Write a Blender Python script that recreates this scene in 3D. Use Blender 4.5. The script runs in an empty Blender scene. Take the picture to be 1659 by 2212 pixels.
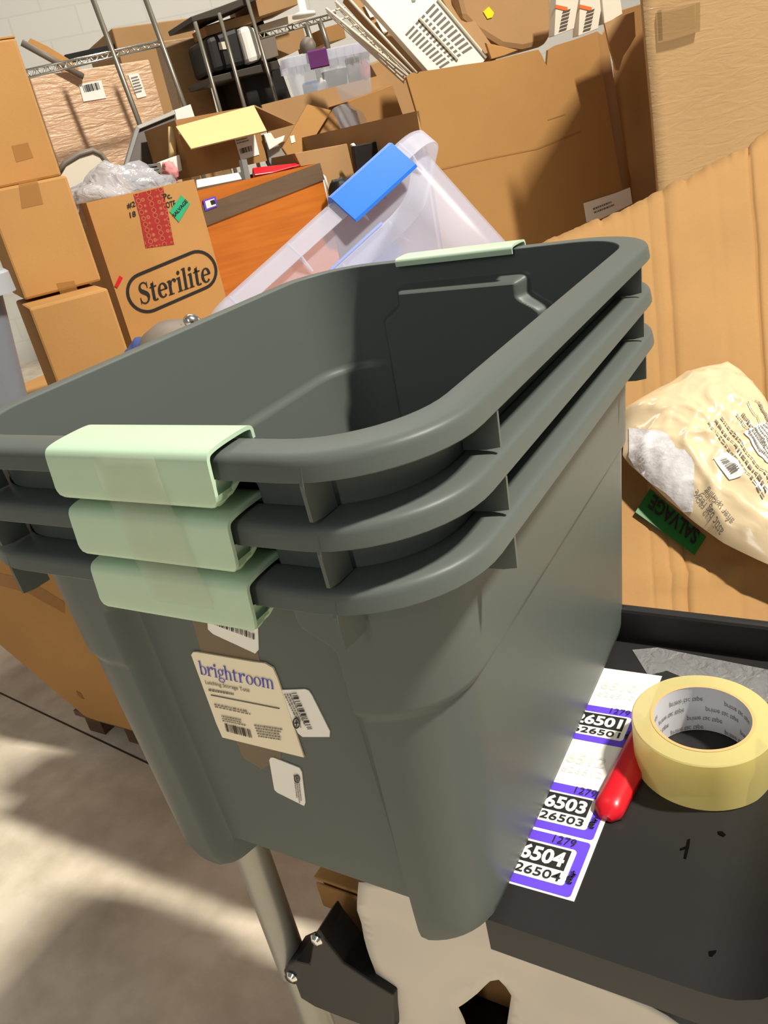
import bpy, bmesh, math, random
from math import sin, cos, pi, radians, sqrt
from mathutils import Vector, Matrix, noise

random.seed(7)
SC = bpy.context.scene
COL = SC.collection
V = Vector

# ------------------------------------------------------------------ camera
FPX, IW, IH = 1736.18, 1659.0, 2212.0
CAMP = V((0.3560, -0.5244, 1.2786))
PITCH, ROLL, YAW = radians(25.026), radians(-12.039), radians(-33.994)
FW = V((sin(YAW)*cos(PITCH), cos(YAW)*cos(PITCH), -sin(PITCH)))
_rt = V((cos(YAW), -sin(YAW), 0))
_up = _rt.cross(FW)
RT = cos(ROLL)*_rt + sin(ROLL)*_up
UP = -sin(ROLL)*_rt + cos(ROLL)*_up
cd = bpy.data.cameras.new('camera')
cam = bpy.data.objects.new('camera', cd); COL.objects.link(cam)
M = Matrix(((RT.x, UP.x, -FW.x, CAMP.x), (RT.y, UP.y, -FW.y, CAMP.y), (RT.z, UP.z, -FW.z, CAMP.z), (0, 0, 0, 1)))
cam.matrix_world = M
cd.sensor_fit = 'VERTICAL'; cd.sensor_height = 36.0; cd.lens = 36.0*FPX/IH
cd.clip_start = 0.02; cd.clip_end = 60
SC.camera = cam

# ------------------------------------------------------------------ light
SC.view_settings.view_transform = 'Standard'
SC.view_settings.look = 'None'
SC.view_settings.gamma = 1.0
SC.view_settings.use_curve_mapping = False
SC.view_settings.exposure = 0.0
w = bpy.data.worlds.new('warehouse_air'); SC.world = w; w.use_nodes = True
bg = w.node_tree.nodes['Background']
bg.inputs[0].default_value = (1.0, 0.96, 0.90, 1); bg.inputs[1].default_value = 0.19

def area(name, loc, target, sx, sy, watt, col=(1.0, 0.93, 0.82)):
    l = bpy.data.lights.new(name, 'AREA'); l.shape = 'RECTANGLE'; l.size = sx; l.size_y = sy
    l.energy = watt; l.color = col
    o = bpy.data.objects.new(name, l); COL.objects.link(o); o.location = loc
    o.rotation_euler = (V(target)-V(loc)).to_track_quat('-Z', 'Y').to_euler()
    return o
area('ceiling_or_fill_lamp', (3.2, 0.95, 5.9), (-0.4, 0.2, 0.7), 0.22, 0.55, 660)
dl = area('ceiling_or_fill_lamp', (0.5, -2.6, 3.6), (0.45, -2.4, 0), 1.0, 0.5, 6, (1.0, 0.95, 0.88))  # downlight added to brighten the floor, for bounce onto the tote fronts
dl.data.spread = radians(60)
area('ceiling_or_fill_lamp', (0.8, -4.5, 3.2), (0.0, 0.3, 0.9), 0.5, 2.4, 42, (1.0, 0.98, 0.95))  # fill lamp added behind the camera to lift the sides facing it
area('ceiling_or_fill_lamp', (-2.6, 3.4, 4.6), (-2.4, 3.6, 0), 0.4, 2.4, 72)  # lamp added to brighten the background at the back left

# ------------------------------------------------------------------ pixel helpers (measured positions -> world points)
def ray(x, y): return FW + RT*((x-IW/2)/FPX) - UP*((y-IH/2)/FPX)
def atd(x, y, d): return CAMP + ray(x, y)*d
def on(x, y, pl):
    d = ray(x, y); t = (pl[0]-CAMP).dot(pl[1])/d.dot(pl[1]); return CAMP + d*t
def zpl(z): return (V((0, 0, z)), V((0, 0, 1)))
def ypl(y): return (V((0, y, 0)), V((0, -1, 0)))

# ------------------------------------------------------------------ object helpers
def tag(o, label=None, cat=None, group=None, kind=None):
    if label: o['label'] = label
    if cat: o['category'] = cat
    if group: o['group'] = group
    if kind: o['kind'] = kind
    return o
def empty(name, loc, label, cat, group=None):
    o = bpy.data.objects.new(name, None); COL.objects.link(o); o.location = loc
    o.empty_display_size = 0.05
    return tag(o, label, cat, group)
def mesh(name, vs, fs, mat, parent=None, smooth=False, bevel=0, solid=0, auto=False):
    me = bpy.data.meshes.new(name)
    if parent is not None:
        off = V((0, 0, 0)); q = parent
        while q is not None: off += V(q.location); q = q.parent
        vs = [V(v)-off for v in vs]
        me.from_pydata([tuple(v) for v in vs], [], fs)
        o = bpy.data.objects.new(name, me); COL.objects.link(o); o.parent = parent
    else:
        c = V((0, 0, 0))
        vs = [V(v) for v in vs]
        lo = V([min(v[i] for v in vs) for i in range(3)]); hi = V([max(v[i] for v in vs) for i in range(3)])
        c = V(((lo.x+hi.x)/2, (lo.y+hi.y)/2, lo.z))
        me.from_pydata([tuple(v-c) for v in vs], [], fs)
        o = bpy.data.objects.new(name, me); COL.objects.link(o); o.location = c
    me.materials.append(mat)
    bm = bmesh.new(); bm.from_mesh(me); bmesh.ops.recalc_face_normals(bm, faces=bm.faces); bm.to_mesh(me); bm.free()
    if smooth:
        for p in me.polygons: p.use_smooth = True
    if solid:
        m = o.modifiers.new('s', 'SOLIDIFY'); m.thickness = solid; m.offset = 0
    if bevel:
        m = o.modifiers.new('b', 'BEVEL'); m.width = bevel; m.segments = 2; m.limit_method = 'ANGLE'
    if auto:
        for p in me.polygons: p.use_smooth = True
        me.set_sharp_from_angle(angle=radians(35))
    return o
class MB:
    def __init__(s): s.v = []; s.f = []
    def add(s, vs, fs):
        n = len(s.v); s.v += [V(v) for v in vs]; s.f += [tuple(i+n for i in f) for f in fs]
    def hexa(s, b, t):      # bottom 4, top 4 (same winding)
        s.add(list(b)+list(t), [(3, 2, 1, 0), (4, 5, 6, 7), (0, 1, 5, 4), (1, 2, 6, 5), (2, 3, 7, 6), (3, 0, 4, 7)])
    def box(s, o, ex, ey, ez):   # origin corner + three edge vectors
        o = V(o); b = [o, o+ex, o+ex+ey, o+ey]; s.hexa(b, [p+ez for p in b])
    def abox(s, x0, x1, y0, y1, z0, z1): s.box((x0, y0, z0), V((x1-x0, 0, 0)), V((0, y1-y0, 0)), V((0, 0, z1-z0)))
    def tube(s, pts, r, n=10, cap=True):
        pts = [V(p) for p in pts]; rings = []
        for i, p in enumerate(pts):
            d = (pts[min(i+1, len(pts)-1)]-pts[max(i-1, 0)]).normalized()
            a = d.cross(V((0.123, 0.31, 0.94))).normalized(); b = d.cross(a)
            rr = r[i] if isinstance(r, (list, tuple)) else r
            rings.append([p+(a*cos(2*pi*k/n)+b*sin(2*pi*k/n))*rr for k in range(n)])
        fs = []
        for i in range(len(pts)-1):
            for k in range(n): fs.append((i*n+k, i*n+(k+1) % n, (i+1)*n+(k+1) % n, (i+1)*n+k))
        if cap: fs += [tuple(range(n-1, -1, -1)), tuple((len(pts)-1)*n+k for k in range(n))]
        s.add([v for g in rings for v in g], fs)
    def grid(s, rows, close=False):
        n = len(rows[0]); fs = []
        for i in range(len(rows)-1):
            for k in range(n if close else n-1): fs.append((i*n+k, i*n+(k+1) % n, (i+1)*n+(k+1) % n, (i+1)*n+k))
        s.add([v for g in rows for v in g], fs)
    def lathe(s, c, prof, n=48, ax=None):    # prof [(r,z)], optional frame matrix
        rows = []
        for (r, z) in prof:
            row = [V((r*cos(2*pi*k/n), r*sin(2*pi*k/n), z)) for k in range(n)]
            rows.append([(ax @ p if ax else p)+V(c) for p in row])
        s.grid(rows, True)
    def make(s, name, mat, parent=None, **k): return mesh(name, s.v, s.f, mat, parent, **k)

# ------------------------------------------------------------------ materials
def newmat(name):
    m = bpy.data.materials.new(name); m.use_nodes = True
    return m, m.node_tree.nodes, m.node_tree.links, m.node_tree.nodes['Principled BSDF']
def lin(c): return tuple(((x/255)/12.92 if x/255 <= 0.04045 else ((x/255+0.055)/1.055)**2.4) for x in c)
def plain(name, rgb, rough=0.5, metal=0.0, var=0.06, scale=30, bump=0.0, spec=0.5):
    m, N, L, B = newmat(name); c = lin(rgb)
    tc = N.new('ShaderNodeTexCoord'); nz = N.new('ShaderNodeTexNoise'); nz.inputs['Scale'].default_value = scale; nz.inputs['Detail'].default_value = 4
    L.new(tc.outputs['Object'], nz.inputs['Vector'])
    mx = N.new('ShaderNodeMix'); mx.data_type = 'RGBA'
    mx.inputs[6].default_value = (*[x*(1-var) for x in c], 1); mx.inputs[7].default_value = (*[min(1, x*(1+var)) for x in c], 1)
    L.new(nz.outputs['Fac'], mx.inputs[0]); L.new(mx.outputs[2], B.inputs['Base Color'])
    B.inputs['Roughness'].default_value = rough; B.inputs['Metallic'].default_value = metal
    B.inputs['Specular IOR Level'].default_value = spec
    if bump:
        bp = N.new('ShaderNodeBump'); bp.inputs['Strength'].default_value = bump; bp.inputs['Distance'].default_value = 0.002
        L.new(nz.outputs['Fac'], bp.inputs['Height']); L.new(bp.outputs[0], B.inputs['Normal'])
    return m
def cardboard(name, rgb, stain=0.12, wrap=0.0):
    m, N, L, B = newmat(name); c = lin(rgb)
    tc = N.new('ShaderNodeTexCoord')
    n1 = N.new('ShaderNodeTexNoise'); n1.inputs['Scale'].default_value = 3.5; n1.inputs['Detail'].default_value = 6
    n2 = N.new('ShaderNodeTexNoise'); n2.inputs['Scale'].default_value = 260; n2.inputs['Detail'].default_value = 2
    L.new(tc.outputs['Object'], n1.inputs['Vector']); L.new(tc.outputs['Object'], n2.inputs['Vector'])
    a = N.new('ShaderNodeMath'); a.operation = 'MULTIPLY_ADD'; a.inputs[1].default_value = 0.75
    b = N.new('ShaderNodeMath'); b.operation = 'MULTIPLY'; b.inputs[1].default_value = 0.25
    L.new(n2.outputs['Fac'], b.inputs[0]); L.new(n1.outputs['Fac'], a.inputs[0]); L.new(b.outputs[0], a.inputs[2])
    mx = N.new('ShaderNodeMix'); mx.data_type = 'RGBA'
    mx.inputs[6].default_value = (*[x*(1-2*stain) for x in c], 1); mx.inputs[7].default_value = (*[min(1, x*(1+2*stain)) for x in c], 1)
    L.new(a.outputs[0], mx.inputs[0]); L.new(mx.outputs[2], B.inputs['Base Color'])
    B.inputs['Roughness'].default_value = 0.78 if not wrap else 0.32
    B.inputs['Specular IOR Level'].default_value = 0.25 if not wrap else 0.5
    bp = N.new('ShaderNodeBump'); bp.inputs['Strength'].default_value = 0.25; bp.inputs['Distance'].default_value = 0.004
    L.new(n1.outputs['Fac'], bp.inputs['Height']); L.new(bp.outputs[0], B.inputs['Normal'])
    if wrap:
        mp = N.new('ShaderNodeMapping'); mp.inputs['Scale'].default_value = (5, 5, 26); mp.inputs['Rotation'].default_value = (0.5, 0.3, 0)
        n3 = N.new('ShaderNodeTexNoise'); n3.inputs['Scale'].default_value = 2.2; n3.inputs['Detail'].default_value = 5; n3.inputs['Distortion'].default_value = 1.2
        L.new(tc.outputs['Object'], mp.inputs[0]); L.new(mp.outputs[0], n3.inputs['Vector'])
        bp.inputs['Strength'].default_value = 0.9; bp.inputs['Distance'].default_value = wrap
        L.new(n3.outputs['Fac'], bp.inputs['Height'])
    return m
def film(name, rgb, alpha, rough=0.3, bump=0.0, bscale=18, spec=0.5, trans=0.0):
    """translucent plastic: part see-through, part milky"""
    m, N, L, B = newmat(name)
    B.inputs['Base Color'].default_value = (*lin(rgb), 1); B.inputs['Roughness'].default_value = rough
    B.inputs['Specular IOR Level'].default_value = spec
    out = N['Material Output']
    tr = N.new('ShaderNodeBsdfTransparent'); mx = N.new('ShaderNodeMixShader')
    mx.inputs[0].default_value = alpha
    if trans:
        tl = N.new('ShaderNodeBsdfTranslucent'); tl.inputs['Color'].default_value = (*lin(rgb), 1)
        m2 = N.new('ShaderNodeMixShader'); m2.inputs[0].default_value = trans
        L.new(B.outputs[0], m2.inputs[1]); L.new(tl.outputs[0], m2.inputs[2]); src = m2.outputs[0]
    else: src = B.outputs[0]
    L.new(tr.outputs[0], mx.inputs[1]); L.new(src, mx.inputs[2]); L.new(mx.outputs[0], out.inputs['Surface'])
    if bump:
        tc = N.new('ShaderNodeTexCoord'); nz = N.new('ShaderNodeTexNoise'); nz.inputs['Scale'].default_value = bscale; nz.inputs['Detail'].default_value = 3
        nz.inputs['Distortion'].default_value = 1.5
        L.new(tc.outputs['Object'], nz.inputs['Vector'])
        bp = N.new('ShaderNodeBump'); bp.inputs['Strength'].default_value = bump; bp.inputs['Distance'].default_value = 0.01
        L.new(nz.outputs['Fac'], bp.inputs['Height']); L.new(bp.outputs[0], B.inputs['Normal'])
    return m

def concrete():
    m, N, L, B = newmat('concrete_floor')
    tc = N.new('ShaderNodeTexCoord')
    n1 = N.new('ShaderNodeTexNoise'); n1.inputs['Scale'].default_value = 2.2; n1.inputs['Detail'].default_value = 8
    n2 = N.new('ShaderNodeTexNoise'); n2.inputs['Scale'].default_value = 90; n2.inputs['Detail'].default_value = 4
    n3 = N.new('ShaderNodeTexNoise'); n3.inputs['Scale'].default_value = 14; n3.inputs['Detail'].default_value = 6
    for n in (n1, n2, n3): L.new(tc.outputs['Object'], n.inputs['Vector'])
    r = N.new('ShaderNodeValToRGB'); e = r.color_ramp.elements
    e[0].position = 0.25; e[0].color = (*lin((204, 191, 170)), 1); e[1].position = 0.75; e[1].color = (*lin((248, 238, 218)), 1)
    L.new(n1.outputs['Fac'], r.inputs[0])
    r2 = N.new('ShaderNodeValToRGB'); e = r2.color_ramp.elements
    e[0].position = 0.3; e[0].color = (.72, .7, .66, 1); e[1].position = 0.62; e[1].color = (1, 1, 1, 1)
    L.new(n3.outputs['Fac'], r2.inputs[0])
    mu = N.new('ShaderNodeMix'); mu.data_type = 'RGBA'; mu.blend_type = 'MULTIPLY'; mu.inputs[0].default_value = 0.7
    L.new(r.outputs[0], mu.inputs[6]); L.new(r2.outputs[0], mu.inputs[7]); L.new(mu.outputs[2], B.inputs['Base Color'])
    B.inputs['Roughness'].default_value = 0.6; B.inputs['Specular IOR Level'].default_value = 0.3
    bp = N.new('ShaderNodeBump'); bp.inputs['Strength'].default_value = 0.2; bp.inputs['Distance'].default_value = 0.003
    L.new(n2.outputs['Fac'], bp.inputs['Height']); L.new(bp.outputs[0], B.inputs['Normal'])
    return m
def blockwall():
    m, N, L, B = newmat('painted_block_wall')
    tc = N.new('ShaderNodeTexCoord'); mp = N.new('ShaderNodeMapping'); mp.inputs['Rotation'].default_value = (pi/2, 0, 0)
    br = N.new('ShaderNodeTexBrick'); br.inputs['Scale'].default_value = 1.0
    br.inputs['Brick Width'].default_value = 0.4; br.inputs['Row Height'].default_value = 0.2; br.inputs['Mortar Size'].default_value = 0.006
    br.inputs['Color1'].default_value = (*lin((214, 213, 207)), 1); br.inputs['Color2'].default_value = (*lin((212, 211, 205)), 1); br.inputs['Mortar'].default_value = (*lin((205, 204, 198)), 1)
    L.new(tc.outputs['Object'], mp.inputs[0]); L.new(mp.outputs[0], br.inputs['Vector']); L.new(br.outputs['Color'], B.inputs['Base Color'])
    B.inputs['Roughness'].default_value = 0.6
    return m
def wood(name, a, b):
    m, N, L, B = newmat(name)
    tc = N.new('ShaderNodeTexCoord'); mp = N.new('ShaderNodeMapping'); mp.inputs['Scale'].default_value = (1.5, 1.5, 22)
    nz = N.new('ShaderNodeTexNoise'); nz.inputs['Scale'].default_value = 3; nz.inputs['Detail'].default_value = 6; nz.inputs['Distortion'].default_value = 0.6
    L.new(tc.outputs['Object'], mp.inputs[0]); L.new(mp.outputs[0], nz.inputs['Vector'])
    r = N.new('ShaderNodeValToRGB'); e = r.color_ramp.elements
    e[0].position = 0.3; e[0].color = (*lin(a), 1); e[1].position = 0.7; e[1].color = (*lin(b), 1)
    L.new(nz.outputs['Fac'], r.inputs[0]); L.new(r.outputs[0], B.inputs['Base Color']); B.inputs['Roughness'].default_value = 0.4
    return m
def redmesh():
    m, N, L, B = newmat('red_printed_tape')
    tc = N.new('ShaderNodeTexCoord'); vo = N.new('ShaderNodeTexVoronoi'); vo.inputs['Scale'].default_value = 75; vo.inputs['Randomness'].default_value = 0.15
    L.new(tc.outputs['Object'], vo.inputs['Vector'])
    r = N.new('ShaderNodeValToRGB'); e = r.color_ramp.elements
    e[0].position = 0.30; e[0].color = (*lin((150, 38, 38)), 1); e[1].position = 0.38; e[1].color = (*lin((176, 118, 74)), 1)
    x = e.new(0.48); x.color = (*lin((160, 45, 42)), 1)
    L.new(vo.outputs['Distance'], r.inputs[0]); L.new(r.outputs[0], B.inputs['Base Color']); B.inputs['Roughness'].default_value = 0.35
    return m

MT = dict(
    floor=concrete(), wall=blockwall(),
    tote=plain('dark_grey_tote_plastic', (88, 95, 91), 0.42, spec=0.22, var=0.03, scale=8, bump=0.0),
    green=plain('mint_green_plastic', (186, 212, 184), 0.34, var=0.02),
    card=cardboard('kraft_cardboard', (184, 138, 82)), cards=cardboard('creased_cardboard', (160, 122, 74)), carda=cardboard('weathered_cardboard', (162, 122, 72)), card2=cardboard('brown_cardboard', (166, 124, 76)),
    card3=cardboard('dusky_cardboard', (170, 134, 92)), cardl=cardboard('lit_flap_or_pale_stick', (222, 194, 138), 0.05),
    wrapcard=cardboard('stretch_wrapped_cardboard', (168, 138, 98), 0.08, 0.003),
    shinywrap=cardboard('crinkled_film_over_cardboard', (206, 168, 132), 0.15, 0.008),
    cardin=cardboard('cardboard_inside', (150, 108, 62)),
    tape=film('clear_tape', (215, 205, 185), 0.08, 0.12, 0.2, 40), tapeb=film('tan_tape', (150, 122, 84), 0.45, 0.3),
    tapec=film('tape_on_carton', (176, 128, 70), 0.45, 0.25),
    black=plain('black_plastic', (18, 17, 17), 0.5), cart=plain('cart_black_plastic', (38, 37, 37), 0.40, spec=0.3, var=0.15, scale=14, bump=0.08),
    pipe=plain('grey_coated_tube', (160, 158, 148), 0.35, 0.3), chrome=plain('chrome_wire', (200, 198, 190), 0.25, 0.9),
    steel=plain('dull_steel', (140, 134, 120), 0.4, 0.7), bolt=plain('bolt_steel', (220, 220, 215), 0.2, 1.0),
    white=plain('white_paper', (238, 236, 228), 0.6, var=0.02), cream=plain('cream_label', (240, 228, 200), 0.5, var=0.02),
    offw=plain('off_white_plastic', (222, 214, 196), 0.45, var=0.03), ink=plain('black_ink', (24, 22, 22), 0.6),
    greyink=plain('grey_ink', (120, 114, 104), 0.6), blueink=plain('blue_ink', (70, 72, 190), 0.5), faint=plain('faint_print', (205, 203, 196), 0.6),
    purple=plain('violet_ink', (98, 66, 214), 0.5), red=plain('red_plastic', (206, 24, 38), 0.3), sgreen=plain('green_sticker', (20, 100, 38), 0.45),
    teal=plain('teal_sticker', (40, 170, 120), 0.5), yellow=plain('yellow_sticker', (245, 220, 30), 0.5), orange_s=plain('orange_sticker', (235, 110, 50), 0.5),
    frost=film('frosted_clear_plastic', (222, 228, 250), 0.28, 0.28, trans=0.5), clear=film('clear_plastic', (225, 232, 240), 0.30, 0.2, trans=0.35),
    frostrim=film('frosted_rim_plastic', (228, 230, 244), 0.50, 0.28, trans=0.4),
    blue=plain('blue_latch', (40, 120, 235), 0.35), pltch=plain('purple_latch', (96, 40, 100), 0.35),
    gtote=plain('blue_grey_tote', (118, 124, 134), 0.45), gtlid=plain('light_grey_lid', (160, 164, 170), 0.45),
    orange=wood('orange_wood_veneer', (176, 96, 24), (196, 112, 34)), brown=wood('grey_brown_wood', (96, 78, 60), (108, 88, 68)),
    pallet=wood('dark_pallet_wood', (84, 60, 38), (110, 80, 50)), darkmetal=plain('dark_metal', (66, 60, 52), 0.45, 0.3),
    tapey=film('yellow_tape_wound', (255, 244, 176), 0.78, 0.2, trans=0.5), core=plain('white_core_print', (222, 222, 226), 0.5),
    coreedge=plain('core_card_edge', (226, 170, 110), 0.7), knit=plain('white_knit', (214, 212, 214), 0.9, var=0.12, scale=60, bump=0.9),
    bag=plain('glossy_beige_bag', (212, 192, 156), 0.18, var=0.03, scale=6, bump=0.0), bagw=film('clear_bag_window', (240, 240, 245), 0.16, 0.08, 0.4, 30),
    polyb=film('crinkled_polythene', (205, 205, 212), 0.55, 0.12, 0.9, 22), cloth=plain('blue_cloth', (64, 78, 128), 0.9), greyp=plain('grey_shade', (120, 110, 98), 0.5),
    redtape=redmesh(), grey=plain('mid_grey', (140, 140, 136), 0.5), dgrey=plain('dark_grey_board', (92, 84, 76), 0.5), pink=plain('pink_plush', (225, 150, 150), 0.8),
    paperw=plain('white_wrapping_paper', (214, 206, 192), 0.7, var=0.04, scale=5, bump=0.0), blind=plain('dark_gap', (18, 16, 14), 0.8),
    slot=plain('vent_slot', (104, 96, 84), 0.7), floorgap=plain('floor_joint_filler', (70, 62, 52), 0.9), pinkb=plain('pink_bottle', (228, 110, 130), 0.5),
    bluep=plain('faded_blue_plastic', (96, 120, 160), 0.5), scuff=plain('scuff_mark', (3, 3, 3), 0.95, spec=0.1),
)

# ------------------------------------------------------------------ lettering
def text2d(body, bold=0.0, shear=0.0):
    cu = bpy.data.curves.new('t', 'FONT'); cu.body = body; cu.size = 1.0; cu.offset = bold; cu.shear = shear; cu.resolution_u = 3
    o = bpy.data.objects.new('t', cu); COL.objects.link(o)
    dg = bpy.context.evaluated_depsgraph_get(); dg.update()
    me = bpy.data.meshes.new_from_object(o.evaluated_get(dg))
    vs = [(v.co.x, v.co.y) for v in me.vertices]; fs = [tuple(p.vertices) for p in me.polygons]
    bpy.data.objects.remove(o); bpy.data.curves.remove(cu); bpy.data.meshes.remove(me)
    return vs, fs
class Glyph:     # roman serif letters drawn as broad-pen strokes
    def __init__(s): s.v = []; s.f = []
    def poly(s, pts):
        n = len(s.v); s.v += pts; s.f.append(tuple(range(n, n+len(pts))))
    def rect(s, x0, y0, x1, y1): s.poly([(x0, y0), (x1, y0), (x1, y1), (x0, y1)])
    def stroke(s, pts, ws):
        L, R = [], []
        for i, (x, y) in enumerate(pts):
            a = pts[max(0, i-1)]; b = pts[min(len(pts)-1, i+1)]; dx, dy = b[0]-a[0], b[1]-a[1]; l = sqrt(dx*dx+dy*dy) or 1
            L.append((x-dy/l*ws[i]/2, y+dx/l*ws[i]/2)); R.append((x+dy/l*ws[i]/2, y-dx/l*ws[i]/2))
        for i in range(len(pts)-1): s.poly([L[i], R[i], R[i+1], L[i+1]])
    def arc(s, cx, cy, rx, ry, a0, a1, T, t, n=20):
        pts = []; ws = []
        for i in range(n+1):
            a = radians(a0+(a1-a0)*i/n); pts.append((cx+rx*cos(a), cy+ry*sin(a))); ws.append(t+(T-t)*abs(cos(a))**1.3)
        s.stroke(pts, ws)
    def disc(s, cx, cy, r): s.poly([(cx+r*cos(2*pi*k/14), cy+r*sin(2*pi*k/14)) for k in range(14)])
def serif(word, T=0.24, t=0.08, gap=0.10):
    X = 0.0; V2 = []; F2 = []; sh = 0.07
    for ch in word:
        g = Glyph(); wd = 0.5
        if ch in 'il':
            top = 1.0 if ch == 'i' else 1.5
            g.rect(.12, 0, .12+T, top); g.rect(0, 0, .24+T, sh); g.poly([(0, top-.10), (.13, top-.10), (.13, top), (.02, top-.03)])
            if ch == 'i': g.disc(.12+T/2, 1.30, .145)
            wd = .24+T
        elif ch == 'r':
            g.rect(.12, 0, .12+T, 1); g.rect(0, 0, .3+T, sh); g.poly([(0, .90), (.13, .90), (.13, 1), (.02, .97)])
            g.arc(.62, .62, .26, .36, 180, 65, .10, .12); g.disc(.74, .88, .125); wd = .84
        elif ch == 't':
            g.rect(.14, .15, .14+T, 1.22); g.poly([(.14, 1.0), (.14+T, 1.35), (.14+T, 1.0)]); g.rect(0, .91, .62, 1.0)
            g.arc(.14+T/2+.18, .2, .18, .18, 180, 320, T, .08); wd = .66
        elif ch == 'e':
            g.arc(.42, .5, .33, .47, 0, 318, T, t); g.rect(.16, .50, .80, .50+t); wd = .82
        elif ch == 'S':
            P = [(.86, 1.06), (.80, 1.28), (.62, 1.42), (.42, 1.42), (.24, 1.30), (.20, 1.10), (.30, .92), (.52, .78), (.76, .62), (.86, .42), (.80, .20), (.62, .06), (.40, .06), (.20, .20), (.12, .46)]
            W = [.05, .08, .09, .10, .17, .22, .27, .29, .28, .24, .17, .11, .09, .08, .05]
            Q = []; WW = []
            for i in range(len(P)-1):
                for k in range(4):
                    u = k/4; p0 = P[max(0, i-1)]; p1 = P[i]; p2 = P[i+1]; p3 = P[min(len(P)-1, i+2)]
                    Q.append(tuple(0.5*((2*p1[c])+(-p0[c]+p2[c])*u+(2*p0[c]-5*p1[c]+4*p2[c]-p3[c])*u*u+(-p0[c]+3*p1[c]-3*p2[c]+p3[c])*u**3) for c in (0, 1))); WW.append(W[i]+(W[i+1]-W[i])*u)
            g.stroke(Q+[P[-1]], WW+[W[-1]]); g.poly([(.10, .05), (.15, .05), (.17, .5), (.09, .5)]); g.poly([(.83, 1.0), (.90, 1.0), (.89, 1.44), (.84, 1.44)]); wd = 1.0
        elif ch in 'bh':
            g.rect(.10, 0, .10+T, 1.5); g.poly([(-.02, 1.4), (.11, 1.4), (.11, 1.5), (0, 1.47)])
            if ch == 'b': g.arc(.46, .48, .34, .46, -150, 150, T, t); wd = .9
            else:
                g.rect(-.02, 0, .22+T, sh); g.arc(.46, .62, .26, .34, 170, 0, T, t); g.rect(.72-T/2, 0, .72+T/2, .64); g.rect(.58, 0, .92, sh); wd = .94
        elif ch == 'o': g.arc(.44, .48, .34, .47, 0, 360, T, t, 28); wd = .88
        elif ch == 'm':
            g.rect(.10, 0, .10+T, 1); g.rect(-.02, 0, .22+T, sh); g.poly([(-.02, .9), (.11, .9), (.11, 1), (0, .97)])
            for c in (.44, .96):
                g.arc(c, .62, .26, .34, 170, 0, T, t); g.rect(c+.26-T/2, 0, c+.26+T/2, .64); g.rect(c+.12, 0, c+.44, sh)
            wd = 1.44
        elif ch == 'g':
            g.arc(.40, .66, .27, .31, 0, 360, T*.9, t, 24); g.arc(.40, -.18, .34, .22, 0, 360, T*.6, .09, 24); g.arc(.36, .16, .2, .18, 120, 240, .12, .1); g.disc(.74, .94, .09); wd = .82
        n = len(V2); V2 += [(x+X, y) for x, y in g.v]; F2 += [tuple(i+n for i in f) for f in g.f]; X += wd+gap
    return V2, F2

LIFT = 0.0006
def flat_map(pl, bl, br, tl, lift):
    """affine map of the unit square onto a plane, its corners given as three measured points"""
    a = bl if isinstance(bl, V) else on(*bl, pl); b = br if isinstance(br, V) else on(*br, pl); c = tl if isinstance(tl, V) else on(*tl, pl)
    n = pl[1].normalized()
    if (CAMP-a).dot(n) < 0: n = -n
    return lambda u, v: a+(b-a)*u+(c-a)*v+n*lift
def lettering(vsfs, pl, bl, br, tl, mat, parent, lift=2*LIFT, name='lettering', fit=True):
    vs, fs = vsfs
    x0 = min(v[0] for v in vs); x1 = max(v[0] for v in vs); y0 = min(v[1] for v in vs); y1 = max(v[1] for v in vs)
    f = flat_map(pl, bl, br, tl, lift)
    return mesh(name, [f((x-x0)/(x1-x0), (y-y0)/(y1-y0)) for x, y in vs], fs, mat, parent)
def words(body, pl, bl, br, tl, mat, parent, bold=0.0, **k): return lettering(text2d(body, bold), pl, bl, br, tl, mat, parent, **k)
def rrect(w, h, r, n=5):
    pts = []
    for cx, cy, a in ((w-r, h-r, 0), (r, h-r, 90), (r, r, 180), (w-r, r, 270)):
        for i in range(n+1): t = radians(a+90*i/n); pts.append((cx+r*cos(t), cy+r*sin(t)))
    return pts
def sticker(name, pl, bl, br, tl, mat, parent, lift=LIFT, r=0.06, skip=None):
    """thin label with rounded corners (r in units of its width)"""
    f = flat_map(pl, bl, br, tl, lift); f0 = flat_map(pl, bl, br, tl, lift*0.2)
    A = (f(1, 0)-f(0, 0)).length; B = (f(0, 1)-f(0, 0)).length
    pts = rrect(A, B, r*A) if r else [(0, 0), (A, 0), (A, B), (0, B)]
    m = MB(); n = len(pts)
    m.add([f(x/A, y/B) for x, y in pts]+[f0(x/A, y/B) for x, y in pts], [tuple(range(n))]+[(i, i+n, (i+1) % n+n, (i+1) % n) for i in range(n)])
    return m.make(name, mat, parent)
def patch(name, pl, px, mat, parent, lift=LIFT, **k):
    n = pl[1].normalized(); P = [on(*q, pl) for q in px]
    if (CAMP-P[0]).dot(n) < 0: n = -n
    m = MB(); c = len(P); m.add([p+n*lift for p in P]+[p+n*lift*0.2 for p in P], [tuple(range(c))]+[(i, i+c, (i+1) % c+c, (i+1) % c) for i in range(c)])
    return m.make(name, mat, parent, **k)
def bars(pl, bl, br, tl, mat, parent, n=24, lift=2*LIFT, seed=1, name='barcode'):
    f = flat_map(pl, bl, br, tl, lift); rg = random.Random(seed); m = MB(); x = 0.0; ws = []
    while x < 1: a = rg.choice((1, 1, 2, 3))/(n*3.2); g = rg.choice((1, 1, 2))/(n*3.2)*1.2; ws.append((x, min(1, x+a))); x += a+g
    for a, b in ws: m.add([f(a, 0), f(b, 0), f(b, 1), f(a, 1)], [(0, 1, 2, 3)])
    return m.make(name, mat, parent)
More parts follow.
